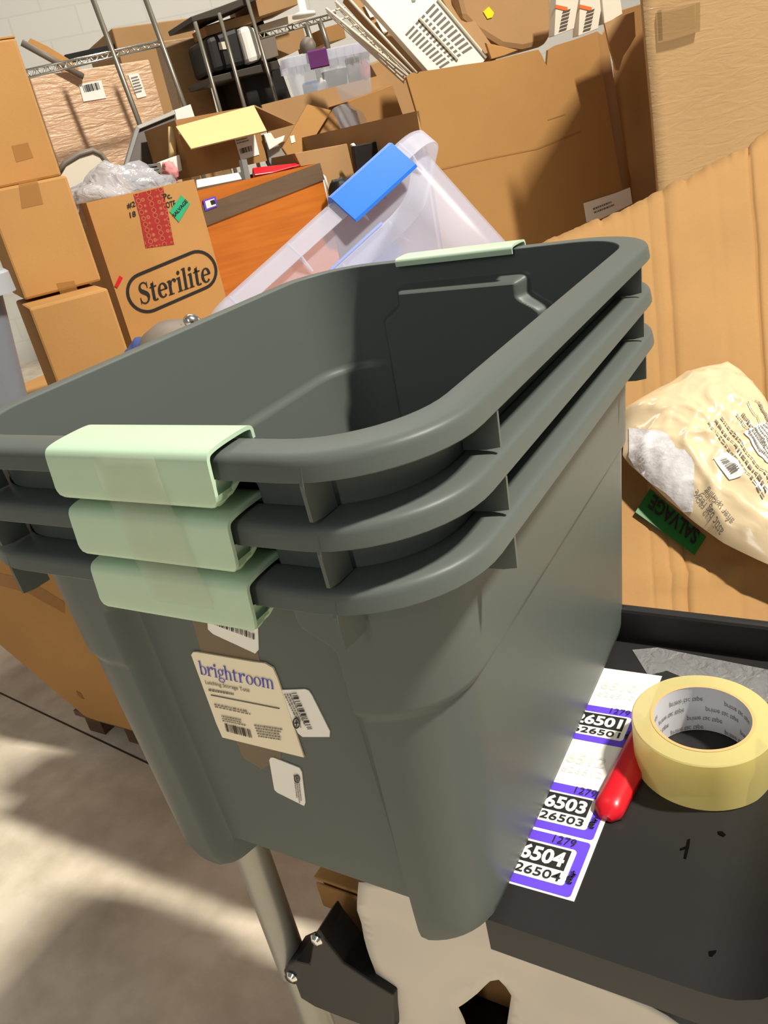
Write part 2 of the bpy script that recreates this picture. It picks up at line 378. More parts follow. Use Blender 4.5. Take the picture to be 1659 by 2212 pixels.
def textlines(pl, bl, br, tl, mat, parent, rows=4, lift=2*LIFT, seed=1, name='small_print', fill=0.5):
    """illegibly small print: rows of short dashes"""
    f = flat_map(pl, bl, br, tl, lift); rg = random.Random(seed); m = MB()
    for i in range(rows):
        y0 = 1-(i+fill)/rows; y1 = 1-i/rows; x = 0.0; end = rg.uniform(0.75, 1.0)
        while x < end:
            l = rg.uniform(0.03, 0.10); m.add([f(x, y0), f(min(x+l, end), y0), f(min(x+l, end), y1), f(x, y1)], [(0, 1, 2, 3)]); x += l+0.02
    return m.make(name, mat, parent)

# ================================================================== SETTING
m = MB(); m.abox(-9, 6, -5, 9, -0.1, 0)
fl = m.make('floor', MT['floor']); tag(fl, kind='structure')
m = MB()
a = on(0, 1497, zpl(0.0)); b = on(158, 1572, zpl(0.0)); d = (b-a).normalized(); nn = V((-d.y, d.x, 0))
a = a-d*1.5; b = b+d*3
m.hexa([a-nn*.0025, b-nn*.0025, b+nn*.0025, a+nn*.0025], [p+V((0, 0, .0008)) for p in (a-nn*.0025, b-nn*.0025, b+nn*.0025, a+nn*.0025)])
m.make('trim_1', MT['floorgap']); tag(bpy.data.objects['trim_1'], kind='structure')
WALLD = 6.4
wc = atd(200, 60, WALLD); phw = radians(40)
wx = V((cos(phw), sin(phw), 0)); wy = V((-sin(phw), cos(phw), 0)); wc.z = 0
m = MB(); m.box(wc-wx*6, wx*12, wy*0.2, V((0, 0, 5)))
wl = m.make('wall_back', MT['wall']); tag(wl, kind='structure')

# ================================================================== STORAGE TOTES (the stack of three)
def rr_pts(hx, hy, r, n=12, seg=14):
    """rounded rectangle, counter-clockwise, with points along the straight sides"""
    out = []
    cs = ((hx-r, hy-r, 0), (-hx+r, hy-r, 90), (-hx+r, -hy+r, 180), (hx-r, -hy+r, 270))
    for k, (cx, cy, a) in enumerate(cs):
        arc = [(cx+r*cos(radians(a+90*i/n)), cy+r*sin(radians(a+90*i/n))) for i in range(n+1)]
        out += arc
        nx, ny, na = cs[(k+1) % 4]; q = (nx+r*cos(radians(na)), ny+r*sin(radians(na))); p = arc[-1]
        for i in range(1, seg): u = i/seg; out.append((p[0]+(q[0]-p[0])*u, p[1]+(q[1]-p[1])*u))
    return out
def rr_pts2(hx, hy, r):
    base = rr_pts(hx, hy, r, 12, 2); out = []; n = len(base)
    for i in range(n):
        p, q = base[i], base[(i+1) % n]; out.append(p)
        if abs(p[1]-q[1]) < 1e-9 and abs(p[0]-q[0]) > .05:
            for k in range(1, 110): u = k/110; out.append((p[0]+(q[0]-p[0])*u, p[1]))
        elif abs(p[0]-q[0]) < 1e-9 and abs(p[1]-q[1]) > .05:
            for k in range(1, 24): u = k/24; out.append((p[0], p[1]+(q[1]-p[1])*u))
    return out
def sstep(a, b, x):
    t = max(0, min(1, (x-a)/(b-a))); return t*t*(3-2*t)
TH = 0.326                       # tote height, rim top above its base
THX0, THX1, THY0, THY1 = 0.152, 0.1715, 0.2240, 0.2335
PC = 0.010                       # panel centre
def panel_half(z): return 0.088-0.055*sstep(TH-0.060, TH-0.040, z)*0.40
PD = 0.016
def tote_outline(z, inset=0.0):
    u = z/TH
    hx = THX0+(THX1-THX0)*u; hy = THY0+(THY1-THY0)*u; r = 0.050+0.012*u
    step = 0.004*(1-sstep(TH-0.109, TH-0.103, z))
    pts = rr_pts2(hx-inset-step*0.9, hy-inset-step*0.4, r-inset*0.5)
    out = []
    for (x, y) in pts:
        ph = panel_half(z); e = abs(x-(PC if y < 0 else -0.004))
        k = 1-sstep(ph-0.004, ph+0.010, e)
        k *= 1-sstep(TH-0.030, TH-0.022, z)
        if abs(y) > hy*0.6: y -= (1 if y > 0 else -1)*k*(PD+(0.004*0.4-step*0.4))
        out.append((x, y))
    return out
def tote_base_z(x, y):
    if abs(y) > THY0-0.06:
        e = abs(x-PC); k = 1-sstep(0.084, 0.090, e); return 0.030*k*sstep(THY0-0.06, THY0-0.045, abs(y))
    return 0.0
def lipoff(base, off):
    pass
def rim_row(off, z, n=12):
    return [(x, y, TH+z) for x, y in rr_pts(THX1+off, THY1+off, 0.062+off*0.6, n, 44)]
def build_tote(loc):
    root = empty('storage_tote', loc, 'x', 'storage bin')
    L = V(loc)
    # tub: outer skin, rim-level inner skin, floor
    m = MB()
    zs = [0.0, .006, .018, .034, .06, .09, .12, .15, .18, .205, TH-.111, TH-.109, TH-.106, TH-.103, TH-.100, TH-.08, *[TH-.066+.0015*i for i in range(32)], TH-.012, TH-.004, TH-.001]
    def row(z, ins):
        o = tote_outline(z, ins); R = []
        bulge = 0.010*(1-sstep(0, 0.012, z))**2
        for (x, y) in o:
            zz = max(z, tote_base_z(x, y)+0*z) if z < 0.034 else z
            s = 1-bulge/0.2
            R.append(V((x*s, y*s, zz))+L)
        return R
    outer = [row(z, 0) for z in zs]
    inner = [row(max(z, 0.0)+0.0, 0.0011) for z in zs]
    for R in inner[:1]:
        for p in R: p.z += 0.0025
    m.grid(outer[::-1]+[], True)
    m.grid(inner, True)
    # bottoms (fan)
    for R, zc in ((outer[0], 0.004), (inner[0], 0.0065)):
        n = len(R); c = V((0, 0, zc))+L; mid = [c+(p-c)*0.72 for p in R]
        for p in mid: p.z = zc+L.z
        m.grid([R, mid], True); m.add(mid+[c], [(i, (i+1) % n, n) for i in range(n)])
    m.make('tub', MT['tote'], root, auto=True)
    # rolled rim
    m = MB()
    prof = [(-0.0011, -0.004), (-0.0010, -0.0014), (-0.0004, -0.0004), (0.001, 0.0), (0.006, 0.0), (0.011, -0.0002), (0.0155, -0.0006), (0.0180, -0.0012), (0.0197, -0.0022), (0.0207, -0.0038), (0.0211, -0.0060), (0.0217, -0.0105), (0.0220, -0.0132), (0.0216, -0.0138), (0.0204, -0.0130), (0.0190, -0.0065), (0.0165, -0.0042), (0.0012, -0.0032)]
    m.grid([[V(p)+L for p in rim_row(o, z)] for o, z in prof], True)
    m.make('rim', MT['tote'], root, smooth=False, auto=True)
    # gussets under the rim
    def gusset(px, py, nx, ny):
        g = MB(); n = V((nx, ny, 0)); t = V((-ny, nx, 0))*0.0011; p = V((px, py, TH))+L
        prof2 = [p+n*0.0005-V((0, 0, .004)), p+n*0.0195-V((0, 0, .0055)), p+n*0.0212-V((0, 0, .0150)), p+n*0.0205-V((0, 0, .0345)), p+n*0.012-V((0, 0, .0362)), p-n*0.0012-V((0, 0, .0366))]
        k = len(prof2)
        g.add([q-t for q in prof2]+[q+t for q in prof2], [tuple(range(k)), tuple(range(2*k-1, k-1, -1))]+[(i, (i+1) % k, (i+1) % k+k, i+k) for i in range(k)])
        g.make('gusset', MT['tote'], root)
    for sx in (-1, 1):
        for sy in (-1, 1):
            gusset(sx*0.1315, sy*THY1, 0, sy)
            gusset(sx*THX1, sy*0.160, sx, 0)
    # latch handles on both short ends
    for sy, xc, hw in ((-1, 0.0235, 0.0605), (1, -0.006, 0.064)):
        base = THY1
        P = [(-0.010, -0.0035), (-0.010, 0.0010), (-0.006, 0.0042), (0.012, 0.0046), (0.024, 0.0036), (0.0278, 0.0008), (0.0288, -0.0045), (0.0294, -0.013), (0.0300, -0.0220), (0.0292, -0.0255), (0.025, -0.0272), (0.018, -0.0252), (0.009, -0.0190), (0.002, -0.016)]
        P = [(-.010, -.0035)]+[tuple(0.5*(2*p1[c]+(-p0[c]+p2[c])*u+(2*p0[c]-5*p1[c]+4*p2[c]-p3[c])*u*u+(-p0[c]+3*p1[c]-3*p2[c]+p3[c])*u**3) for c in (0, 1)) for p0, p1, p2, p3 in zip(P[:-3], P[1:-2], P[2:-1], P[3:]) for u in (0, .25, .5, .75)]+[P[-2], P[-1]]
        nseg = 26; rows = []; rad = 0.009; th = 0.0022
        def sect(x, inner):
            e = hw-abs(x-xc); cut = 0
            if e < rad: cut = rad-sqrt(max(0, rad*rad-(rad-e)**2))
            R = []
            for i, (o, z) in enumerate(P):
                a = P[max(0, i-1)]; b = P[min(len(P)-1, i+1)]; dx, dz = b[0]-a[0], b[1]-a[1]; l = sqrt(dx*dx+dz*dz)
                oo, zz = (o, z) if not inner else (o+dz/l*th, z-dx/l*th)
                zz = max(zz, -0.0272+cut*0.9) if zz < -.005 else zz
                R.append(V((x, sy*(base+oo), TH+zz))+L)
            return R
        xs = [xc-hw+2*hw*(0.5-0.5*cos(pi*i/nseg)) for i in range(nseg+1)]
        m = MB()
        outs = [sect(x, False) for x in xs]; ins = [sect(x, True) for x in xs]
        rows = [o+i[::-1] for o, i in zip(outs, ins)]
        m.grid(rows, True)
        k = len(rows[0])
        for R in (rows[0], rows[-1]):
            h = k//2; m.add(R, [(i, i+1, k-2-i, k-1-i) for i in range(h-1)])
        web = [p for p in P[3:] if p[1] < -.0128]
        for xe in (xc-hw+.0045, xc+hw-.0045):
            kk = len(web); q0 = [V((xe-.001, sy*(base+o_-.0008), TH+z_+.0008))+L for o_, z_ in web]; q1 = [p+V((.002, 0, 0)) for p in q0]
            m.add(q0+q1, [tuple(range(kk)), tuple(range(2*kk-1, kk-1, -1))]+[(i, (i+1) % kk, (i+1) % kk+kk, i+kk) for i in range(kk)])
        lt = m.make('latch', MT['green'], root, auto=True)
        lt['label'] = 'mint green latch handle'
        m = MB(); m.tube([V((xc-hw-.004, sy*(base+.004), TH-.0185))+L, V((xc+hw+.004, sy*(base+.004), TH-.0185))+L], 0.0024, 8)
        m.make('hinge_pin', MT['green'], lt)
    return root
t0 = build_tote((0, 0, 0))
def copy_tree(o, parent=None):
    c = o.copy(); COL.objects.link(c)
    if parent: c.parent = parent
    for ch in list(o.children): copy_tree(ch, c)
    return c
TB = 0.752; TP = 0.0372
GRP = 'nested stack of three dark grey latching totes'
totes = [t0, copy_tree(t0), copy_tree(t0)]
for k, (o, lb) in enumerate(zip(totes, ('bottom dark grey tote of the nested stack, paper labels on its end',
                                         'middle dark grey tote of the nested stack, mint latch between two others',
                                         'top dark grey tote of the nested stack, open and empty inside'))):
    o.location = (0, 0, TB+k*TP); o['label'] = lb; o['group'] = GRP
BT = totes[0]
# labels on the bottom tote's end panel
u0, u1 = 0.06, 0.26
def py(z): return -(THY0+(THY1-THY0)*z/TH)+PD
A0 = V((0, py(.06)+0.004*.4, TB+.06)); A1 = V((0, py(.20)+0.004*.4, TB+.20)); dv = (A1-A0).normalized()
PNL = (A0, V((0, -dv.z, dv.y)))
PL2 = .0009
patch('packing_tape', PNL, [(405, 1300), (545, 1330), (552, 1390), (610, 1600), (606, 1655), (585, 1650), (565, 1660), (525, 1635), (507, 1590), (445, 1440)], MT['tapeb'], BT, 0.0004)
s = patch('barcode_label', PNL, [(449, 1328), (558, 1340), (560, 1402), (553, 1410), (462, 1368), (451, 1358)], MT['white'], BT, PL2)
bars(PNL, (467, 1347), (553, 1379), (466, 1334), MT['ink'], s, 22, PL2*1.8)
textlines(PNL, (470, 1331), (553, 1362), (470, 1325), MT['greyink'], s, 2, PL2*1.8)
s = patch('side_barcode_label', PNL, [(604, 1489), (660, 1487), (668, 1490), (675, 1500), (714, 1578), (713, 1590), (655, 1590), (645, 1582)], MT['white'], BT, PL2)
bars(PNL, (632, 1494), (667, 1573), (643, 1493), MT['ink'], s, 16, PL2*1.8, 3)
textlines(PNL, (613, 1496), (650, 1572), (630, 1495), MT['greyink'], s, 3, PL2*1.8, 5)
f = flat_map(PNL, (636, 1572), (652, 1570), (634, 1547), PL2*1.8); mm = MB()
g = Glyph(); g.arc(.5, .5, .42, .42, 0, 360, .16, .14); g.rect(.25, .45, .75, .58); g.rect(.42, .22, .58, .8)
mesh('round_mark', [f(x, y) for x, y in g.v], g.f, MT['ink'], s)
s = patch('brand_label', PNL, [(416, 1412), (420, 1406), (428, 1406), (550, 1427), (575, 1430), (592, 1440), (601, 1460), (659, 1633), (483, 1590), (470, 1560)], MT['cream'], BT, PL2*1.7)
lettering(serif('brightroom', .17, .06, .05), PNL, (438, 1461), (597, 1494), (431, 1423), MT['blueink'], s, PL2*2.4)
words('Latching Storage Tote', PNL, (449, 1476), (544, 1494), (446, 1465), MT['greyink'], s, 0.01, lift=PL2*2.4)
textlines(PNL, (456, 1493), (525, 1505), (454, 1484), MT['greyink'], s, 1, PL2*2.4)
patch('rule', PNL, [(459, 1497), (607, 1526), (607, 1527.5), (459, 1498.5)], MT['greyink'], s, PL2*2.4)
textlines(PNL, (469, 1526), (558, 1545), (466, 1516), MT['greyink'], s, 2, PL2*2.4, 3)
textlines(PNL, (485, 1556), (538, 1567), (482, 1541), MT['greyink'], s, 3, PL2*2.4, 4)
bars(PNL, (493, 1576), (548, 1590), (488, 1558), MT['ink'], s, 18, PL2*2.4, 8)
textlines(PNL, (563, 1590), (628, 1600), (552, 1561), MT['greyink'], s, 5, PL2*2.4, 6)
s = patch('small_return_label', PNL, [(583, 1640), (586, 1635), (592, 1635), (648, 1657), (653, 1666), (661, 1732), (658, 1739), (600, 1710), (594, 1704)], MT['white'], BT, PL2)
textlines(PNL, (634, 1668), (642, 1728), (648, 1678), MT['greyink'], s, 3, PL2*1.8, 7)
f = flat_map(PNL, (640, 1690), (652, 1686), (636, 1672), PL2*1.8)
mesh('round_mark', [f(x, y) for x, y in g.v], g.f, MT['ink'], s)

# clear tape across the three mint latches
m = MB(); rows = []
zt = []
for k in (2, 1, 0):
    z = TB+k*TP+TH; y = -(THY1)
    zt += [(y-.0300, z-.003), (y-.0312, z-.013), (y-.0315, z-.020)] if k != 2 else [(y-.0285, z+.0015), (y-.0305, z-.004), (y-.0312, z-.013), (y-.0315, z-.020)]
zt = zt[:-1]
for (y, z), x in zip(zt, [0.004+0.0012*i for i in range(len(zt))]):
    rows.append([V((x+0.046*u/6, y-0.0008-0.0004*sin(u*2.1+z*300), z)) for u in range(7)])
m.grid(rows)
tag(m.make('packing_tape_strip', MT['tape'], smooth=True, solid=0.0003), 'strip of clear packing tape stuck down across the three mint green latches', 'tape')

# ================================================================== CART
CX0, CX1, CY0, CY1, CZ = -0.165, 0.345, -0.183, 0.175, 0.75
cart = empty('utility_cart', (0.09, 0, 0), 'black plastic utility cart on grey tube legs under the tote stack', 'cart')
m = MB()
TPF = [(.138, -.034), (.138, 0), (CX1-.060, 0), (CX1-.046, .001), (CX1-.036, .004), (CX1-.022, .013), (CX1-.009, .030), (CX1, .030), (CX1+.002, -.034)]
kk = len(TPF); m.add([(x, CY0, CZ+z) for x, z in TPF]+[(x, CY1, CZ+z) for x, z in TPF], [tuple(range(kk)), tuple(range(2*kk-1, kk-1, -1))]+[(i, (i+1) % kk, (i+1) % kk+kk, i+kk) for i in range(kk)])
tt = m.make('top_tray', MT['cart'], cart, auto=True)
m = MB(); m.abox(CX0, .137, -.135, CY1, CZ-.030, CZ-.0002); m.make('rear_shelf', MT['black'], cart, bevel=.003)
m = MB(); m.abox(.138, CX1, CY1, CY1+.012, CZ-.030, CZ+.038)
m.make('back_lip', MT['black'], tt, bevel=0.004)
# worn pale patch of tape film at the back of the tray, ink marks
patch('clear_film_patch', zpl(CZ), [(1366, 1405), (1420, 1400), (1659, 1448), (1659, 1560), (1560, 1500), (1440, 1450), (1400, 1460)], film('dull_film', (190, 190, 190), 0.35, 0.35, 0.5, 60), tt, 0.0008)
patch('ink_mark', zpl(CZ), [(1485, 1815), (1491, 1813), (1489, 1830), (1482, 1856), (1477, 1854), (1481, 1834), (1470, 1838), (1469, 1834), (1482, 1829)], MT['scuff'], tt, 0.0008)
patch('ink_mark', zpl(CZ), [(1550, 1797), (1560, 1797), (1568, 1804), (1563, 1808), (1552, 1803)], MT['scuff'], tt, 0.0008)
patch('ink_mark', zpl(CZ), [(1531, 2056), (1548, 2054), (1546, 2060), (1538, 2068), (1532, 2066)], MT['scuff'], tt, 0.0008)
LZ = 0.50
m = MB(); m.abox(-.105, CX1, CY0+.030, CY1, LZ-.012, LZ); m.abox(-.03, CX1, CY0+.024, CY0+.030, LZ-.012, LZ-.002); m.abox(-.105, CX1, CY1-.010, CY1, LZ, LZ+.05)
m.abox(-.113, -.105, CY0+.040, CY1, LZ-.012, LZ+.004)
m.make('lower_tray', MT['black'], cart, bevel=0.003)
lx, ly = -0.131, -0.150
for (x, y) in ((lx, ly), (lx, CY1-.03), (CX1-.03, ly+.02), (CX1-.03, CY1-.03)):
    m = MB(); m.tube([(x, y, CZ-.03), (x, y, 0.505)], 0.0165, 20); m.tube([(x+.012, y-.004, 0.515), (x+.012, y-.004, 0.075)], 0.0165, 20)
    lg = m.make('leg', MT['pipe'], cart, auto=True)
    m = MB(); m.lathe((x+.010, y, 0.034), [(0.001, -.012), (.034, -.012), (.034, .012), (.001, .012)], 24, Matrix.Rotation(pi/2, 3, 'X'))
    m.abox(x-.004, x+.026, y-.018, y+.018, 0.06, 0.082)
    m.make('caster', MT['black'], lg, auto=True)
    first = (x == lx and y == ly)
    if first:
        BK = [on(*q_, ypl(y-.019)) for q_ in [(612, 2098), (620, 2084), (640, 2076), (668, 2082), (678, 2022), (688, 2010), (700, 2030), (740, 2080), (800, 2120), (850, 2150), (850, 2235), (800, 2222), (740, 2200), (680, 2176), (632, 2146), (618, 2118)]]
        br = MB(); kk = len(BK); tk = V((0, .036, 0))
        br.add(BK+[p_+tk for p_ in BK], [tuple(range(kk)), tuple(range(2*kk-1, kk-1, -1))]+[(i_, (i_+1) % kk, (i_+1) % kk+kk, i_+kk) for i_ in range(kk)])
    else:
        br = MB(); br.abox(x-.020, x+.032, y-.019, y+.019, .50, .56)
    bk = br.make('bracket', MT['black'], cart, bevel=0.002)
    for (bx, bz) in ((x-.006, .520), (x+.030, .562)):
        if first: pb = on(632, 2108, ypl(y-.0192)) if bz < .55 else on(685, 2028, ypl(y-.0192)); bx, bz = pb.x, pb.z
        bo = MB(); bo.lathe((bx, y-.0195, bz), [(.0005, .0045), (.004, .004), (.0066, .001), (.0066, -.001)], 14, Matrix.Rotation(-pi/2, 3, 'X') @ Matrix.Scale(-1, 3))
        bo.make('bolt', MT['bolt'], bk, auto=True)

# things on the cart top
TT = zpl(CZ)
R3 = {}
P0 = on(1430, 1462, TT); P1 = on(1240, 1949, TT); P2 = on(1131, 1918, TT)
def sl(u, v):      # along the strip from its near end (0) to far end (1); v 0 = right edge .. 1 = left edge
    d = P0-P1; lft = (P2-P1).normalized()*0.064
    return P1+d*u+lft*v
SPL = (V((0, 0, CZ)), V((0, 0, 1)))
m = MB(); q = [sl(0, 0), sl(1, 0), sl(1, 1), sl(0, 1)]
m.hexa([p+V((0, 0, .0002)) for p in q], [p+V((0, 0, .0009)) for p in q])
strip = m.make('label_strip', MT['white']); tag(strip, 'long strip of white and violet numbered stickers lying on the cart beside the totes', 'stickers')
def cell(u0, u1, num, tick=True):
    def Q(a, b): return sl(u0+(u1-u0)*a, b)
    st = sticker('violet_sticker', SPL, Q(.03, .97), Q(.03, .055), Q(.97, .97), MT['purple'], strip, .0013, .05)
    lb = sticker('white_field', SPL, Q(.17, .97), Q(.17, .175), Q(.79, .97), MT['white'], st, .0017, .06)
    sticker('black_field', SPL, Q(.40, .97), Q(.40, .235), Q(.75, .97), MT['ink'], st, .0021, 0)
    words(num[-6:], SPL, Q(.435, .97+.115), Q(.435, .27), Q(.70, .97+.115), MT['white'], st, .035, lift=.0025)
    words(num, SPL, Q(.21, .905), Q(.21, .235), Q(.355, .905), MT['ink'], st, .008, lift=.0025)
    words('1279', SPL, Q(.83, .50), Q(.83, .22), Q(.96, .50), MT['ink'], st, -.006, lift=.0025)
    gg = Glyph(); rg = random.Random(3)
    gg.stroke([(rg.random(), i/13) for i in range(14)]+[(rg.random(), 1-i/13) for i in range(14)], [.09]*28)
    lettering((gg.v, gg.f), SPL, Q(.22, .17), Q(.22, .075), Q(.44, .17), MT['ink'], st, .0026, 'scribble')
def blank(u0, u1, num):
    def Q(a, b): return sl(u0+(u1-u0)*a, b)
    words(num[-4:], SPL, Q(.45, .80), Q(.45, .27), Q(.70, .80), MT['faint'], strip, .02, lift=.0012)
    words(num, SPL, Q(.22, .80), Q(.22, .25), Q(.36, .80), MT['faint'], strip, .0, lift=.0012)
def ul(px, pyy):   # fraction along the strip
    p = on(px, pyy, TT); d = P0-P1; return (p-P1).dot(d)/d.dot(d)
cell(0.0, .205, '626504'); cell(.205, .405, '626503'); blank(.41, .60, '626512'); cell(.60, .79, '626501'); blank(.80, .98, '626510')

# red plastic tool half under the strip
m = MB()
a = on(1318, 1778, TT); b = on(1405, 1600, TT); d = b-a; ln = d.length; d.normalize(); s_ = V((d.y, -d.x, 0))
rows = []
for i in range(17):
    u = i/16; wdt = 0.0125*(sin(min(1, u*9+.12)*pi/2)**0.5); h = 0.0125*(sin(min(1, u*6+.15)*pi/2)**.6); p = a+d*(ln*u)-s_*0.004
    rows.append([p-s_*wdt+V((0, 0, .0012)), p-s_*wdt*.9+V((0, 0, .0012+h*.7)), p-s_*wdt*.4+V((0, 0, .0012+h)), p+s_*wdt*.4+V((0, 0, .0012+h)), p+s_*wdt*.95+V((0, 0, .0012+h*.6)), p+s_*wdt+V((0, 0, .0012))])
m.grid(rows, True); m.add(rows[-1], [tuple(range(6))]); m.add(rows[0], [tuple(range(6))])
tag(m.make('marker_pen', MT['red'], smooth=True), 'glossy red plastic handle poking out between sticker strip and tape roll', 'tool')

# packing tape roll
TC = on(1513, 1635, TT); TC = V((0.2555, 0.0205, CZ+.0006)); TR, CRr, THH = 0.0558, 0.0382, 0.0475
roll = empty('tape_roll', TC, 'large roll of yellowish clear packing tape lying on the cart top', 'tape')
m = MB(); m.lathe(TC, [(CRr+.0022, 0), (TR-.001, 0), (TR, .001), (TR, THH-.001), (TR-.001, THH), (CRr+.0022, THH), (CRr+.0022, 0)], 72)
m.make('wound_tape', MT['tapey'], roll, auto=True)
m = MB(); m.lathe(TC, [(CRr, .0), (CRr+.0021, 0), (CRr+.0021, THH+.0003), (CRr, THH+.0003), (CRr, 0)], 72)
cr = m.make('cardboard_core', MT['core'], roll, auto=True)
m = MB(); m.lathe(TC, [(CRr-.0002, THH+.0005), (CRr+.0024, THH+.0005)], 72); m.make('core_edge', MT['coreedge'], cr)
tv, tf = text2d('prime tac tape'); tw = max(v[0] for v in tv)
m = MB()
for rowi in range(4):
    for k in range(5):
        a0 = radians(72*k+24*rowi); s2 = 0.030/tw
        vs = []
        for x, y in tv:
            an = a0-(x*s2)/CRr; z = 0.0365-rowi*0.0105-(y*s2)*1.5
            vs.append(TC+V(((CRr-.0004)*cos(an), (CRr-.0004)*sin(an), z)))
        m.add(vs, tf)
m.make('lettering', MT['greyink'], cr)

# carton and torn white paper on the lower tray
def frame_box(name, o, ex, w_, d_, h_, mat, parent=None, bevel=0.004):
    ey = V((-ex.y, ex.x, 0)); m = MB(); m.box(o, ex*w_, ey*d_, V((0, 0, h_))); return m.make(name, mat, parent, bevel=bevel)
cb = empty('carton', (-.02, .02, LZ), 'brown carton lying on the cart lower tray behind white paper', 'carton')
m = MB(); m.box((-.100, -.105, LZ+.001), V((.30, 0, 0)), V((0, .20, 0)), V((0, 0, .105))); m.make('body', MT['card2'], cb, bevel=.004)
m = MB(); m.box((-.104, -.110, LZ+.100), V((.308, 0, 0)), V((0, .0035, 0)), V((0, 0, -.035))); m.box((-.104, -.110, LZ+.106), V((.308, 0, 0)), V((0, .21, 0)), V((0, 0, .004))); m.make('lid', MT['card'], cb, bevel=.002)
# paper: draped sheet in front of it
PPL = ypl(-0.158)
out = [(778, 1900), (775, 1960), (790, 2020), (815, 2100), (838, 2230), (1010, 2300), (1200, 2340), (1420, 2290), (1500, 2230), (1440, 2190), (1320, 2130), (1160, 2060), (1120, 1980), (1000, 1930), (880, 1900)]
hole = [(990, 2176), (1030, 2150), (1056, 2126), (1075, 2122), (1090, 2140), (1101, 2160), (1092, 2230), (1015, 2230)]
def sheet_with_hole(name, pl, out, hole, mat, amp, nrm):
    P = [on(*q, pl) for q in out]; Hh = [on(*q, pl) for q in hole]
    bm = bmesh.new()
    ov = [bm.verts.new(p) for p in P]; hv = [bm.verts.new(p) for p in Hh]
    es = [bm.edges.new((ov[i], ov[(i+1) % len(ov)])) for i in range(len(ov))]+[bm.edges.new((hv[i], hv[(i+1) % len(hv)])) for i in range(len(hv))]
    bmesh.ops.triangle_fill(bm, use_beauty=True, use_dissolve=False, edges=es)
    for _ in range(4):
        bmesh.ops.subdivide_edges(bm, edges=[e for e in bm.edges if e.calc_length() > 0.014], cuts=1, use_grid_fill=False)
        bmesh.ops.triangulate(bm, faces=bm.faces[:])
    for v in bm.verts:
        q = v.co*9; v.co += nrm*(amp*(noise.noise(q)+0.8*abs(noise.noise(q*1.9+V((3, 1, 2))))))
    vs = [v.co.copy() for v in bm.verts]; bm.verts.index_update(); fs = [tuple(v.index for v in f.verts) for f in bm.faces]; bm.free()
    return mesh(name, vs, fs, mat, smooth=True, solid=0.0006)
tag(sheet_with_hole('paper_sheet', PPL, out, hole, MT['paperw'], .006, V((0, -1, 0))), 'torn white wrapping paper with a hole hanging below the cart top', 'paper')

# ================================================================== CARTONS
def pframe(px, D, phi):
    ex = V((cos(radians(phi)), sin(radians(phi)), 0)); n = V((ex.y, -ex.x, 0)); return (atd(*px, D), n), ex
def carton(label, tl, tr, D, phi, depth, br=None, zb=None, w=None, mat='card', group=None, tapes=True, open_top=False, name='carton', seam=True, wob=0.004, cat='carton', left_ext=0):
    """box whose front face has its top right corner at pixel tr at distance D, running along angle phi"""
    pl, ex = pframe(tr, D, phi); ey = V((-ex.y, ex.x, 0)); pr = pl[0]
    if w is None: w = (pr-on(*tl, pl)).dot(ex)
    w += left_ext
    zt_ = pr.z
    if zb is None: zb = on(*br, pl).z
    o = V((pr.x, pr.y, zb))-ex*w; h = zt_-zb
    root = empty(name, (o+ex*w/2+ey*depth/2), label, cat, group)
    m = MB(); t = 0.005
    if open_top:
        m.box(o, ex*w, ey*t, V((0, 0, h))); m.box(o+ey*(depth-t), ex*w, ey*t, V((0, 0, h)))
        m.box(o+ey*t, ex*t, ey*(depth-2*t), V((0, 0, h))); m.box(o+ey*t+ex*(w-t), ex*t, ey*(depth-2*t), V((0, 0, h))); m.box(o+ey*t+ex*t, ex*(w-2*t), ey*(depth-2*t), V((0, 0, t)))
        m.make('body', MT[mat], root)
    else:
        nx, nz = 6, 6; rows = []
        def wb(p): return p+ey*(-abs(noise.noise(p*2.3))*wob)
        m.box(o, ex*w, ey*depth, V((0, 0, h))); m.make('body', MT[mat], root, bevel=min(.005, wob+.001))
        if seam:
            for a in (0, 1):
                m = MB(); hd = depth/2-.0025
                m.box(o+ey*(a*(depth-hd))+V((0, 0, h)), ex*w, ey*hd, V((0, 0, .004))); m.make('flap', MT[mat], root, bevel=.001)
        if tapes:
            m = MB(); c = o+ex*(w*.5-.025); m.box(c+ey*-.0008+V((0, 0, h-.055)), ex*.05, ey*.0006, V((0, 0, .06))); m.make('packing_tape', MT['tapec'], root)
    root['_o'] = tuple(o); 
    return root, pl, ex, ey, w, h, o
def clean(o):
    if '_o' in o: del o['_o']

# low carton on its pallet at the left
ex = V((1, 0, 0)); ey = V((0, 1, 0))
o = V((-2.05, .42, .080))
bc = empty('floor_carton', (-1.5, 1.0, .08), 'large low kraft carton on a pallet behind the totes at lower left', 'carton')
w_, d_, h_ = 1.06, 1.05, 0.67
PR = [(-2.05, .56), (-1.78, .45), (-1.58, .285), (-1.32, .083), (-1.28, .080), (-.99, .080), (-.99, .75), (-2.05, .75)]
m = MB(); kk = len(PR)
m.add([(x, .42, z) for x, z in PR]+[(x, .42+d_, z) for x, z in PR], [tuple(range(kk)), tuple(range(2*kk-1, kk-1, -1))]+[(i, (i+1) % kk, (i+1) % kk+kk, i+kk) for i in range(kk)])
m.make('body', MT['card'], bc, bevel=.006)
for a in (0, 1):
    m = MB(); m.box((-2.05, .42+a*(d_/2+.002), .75), V((w_, 0, 0)), V((0, d_/2-.002, 0)), V((0, 0, .005))); m.make('flap', MT['card'], bc)
FPL = (o, V((ex.y, -ex.x, 0)))
patch('packing_tape', FPL, [(0, 1238), (60, 1252), (140, 1300), (140, 1325), (60, 1280), (0, 1264)], MT['tapec'], bc, .001)
patch('scuff', FPL, [(165, 1492), (175, 1497), (182, 1510), (176, 1508), (168, 1500)], MT['cardin'], bc, .001)
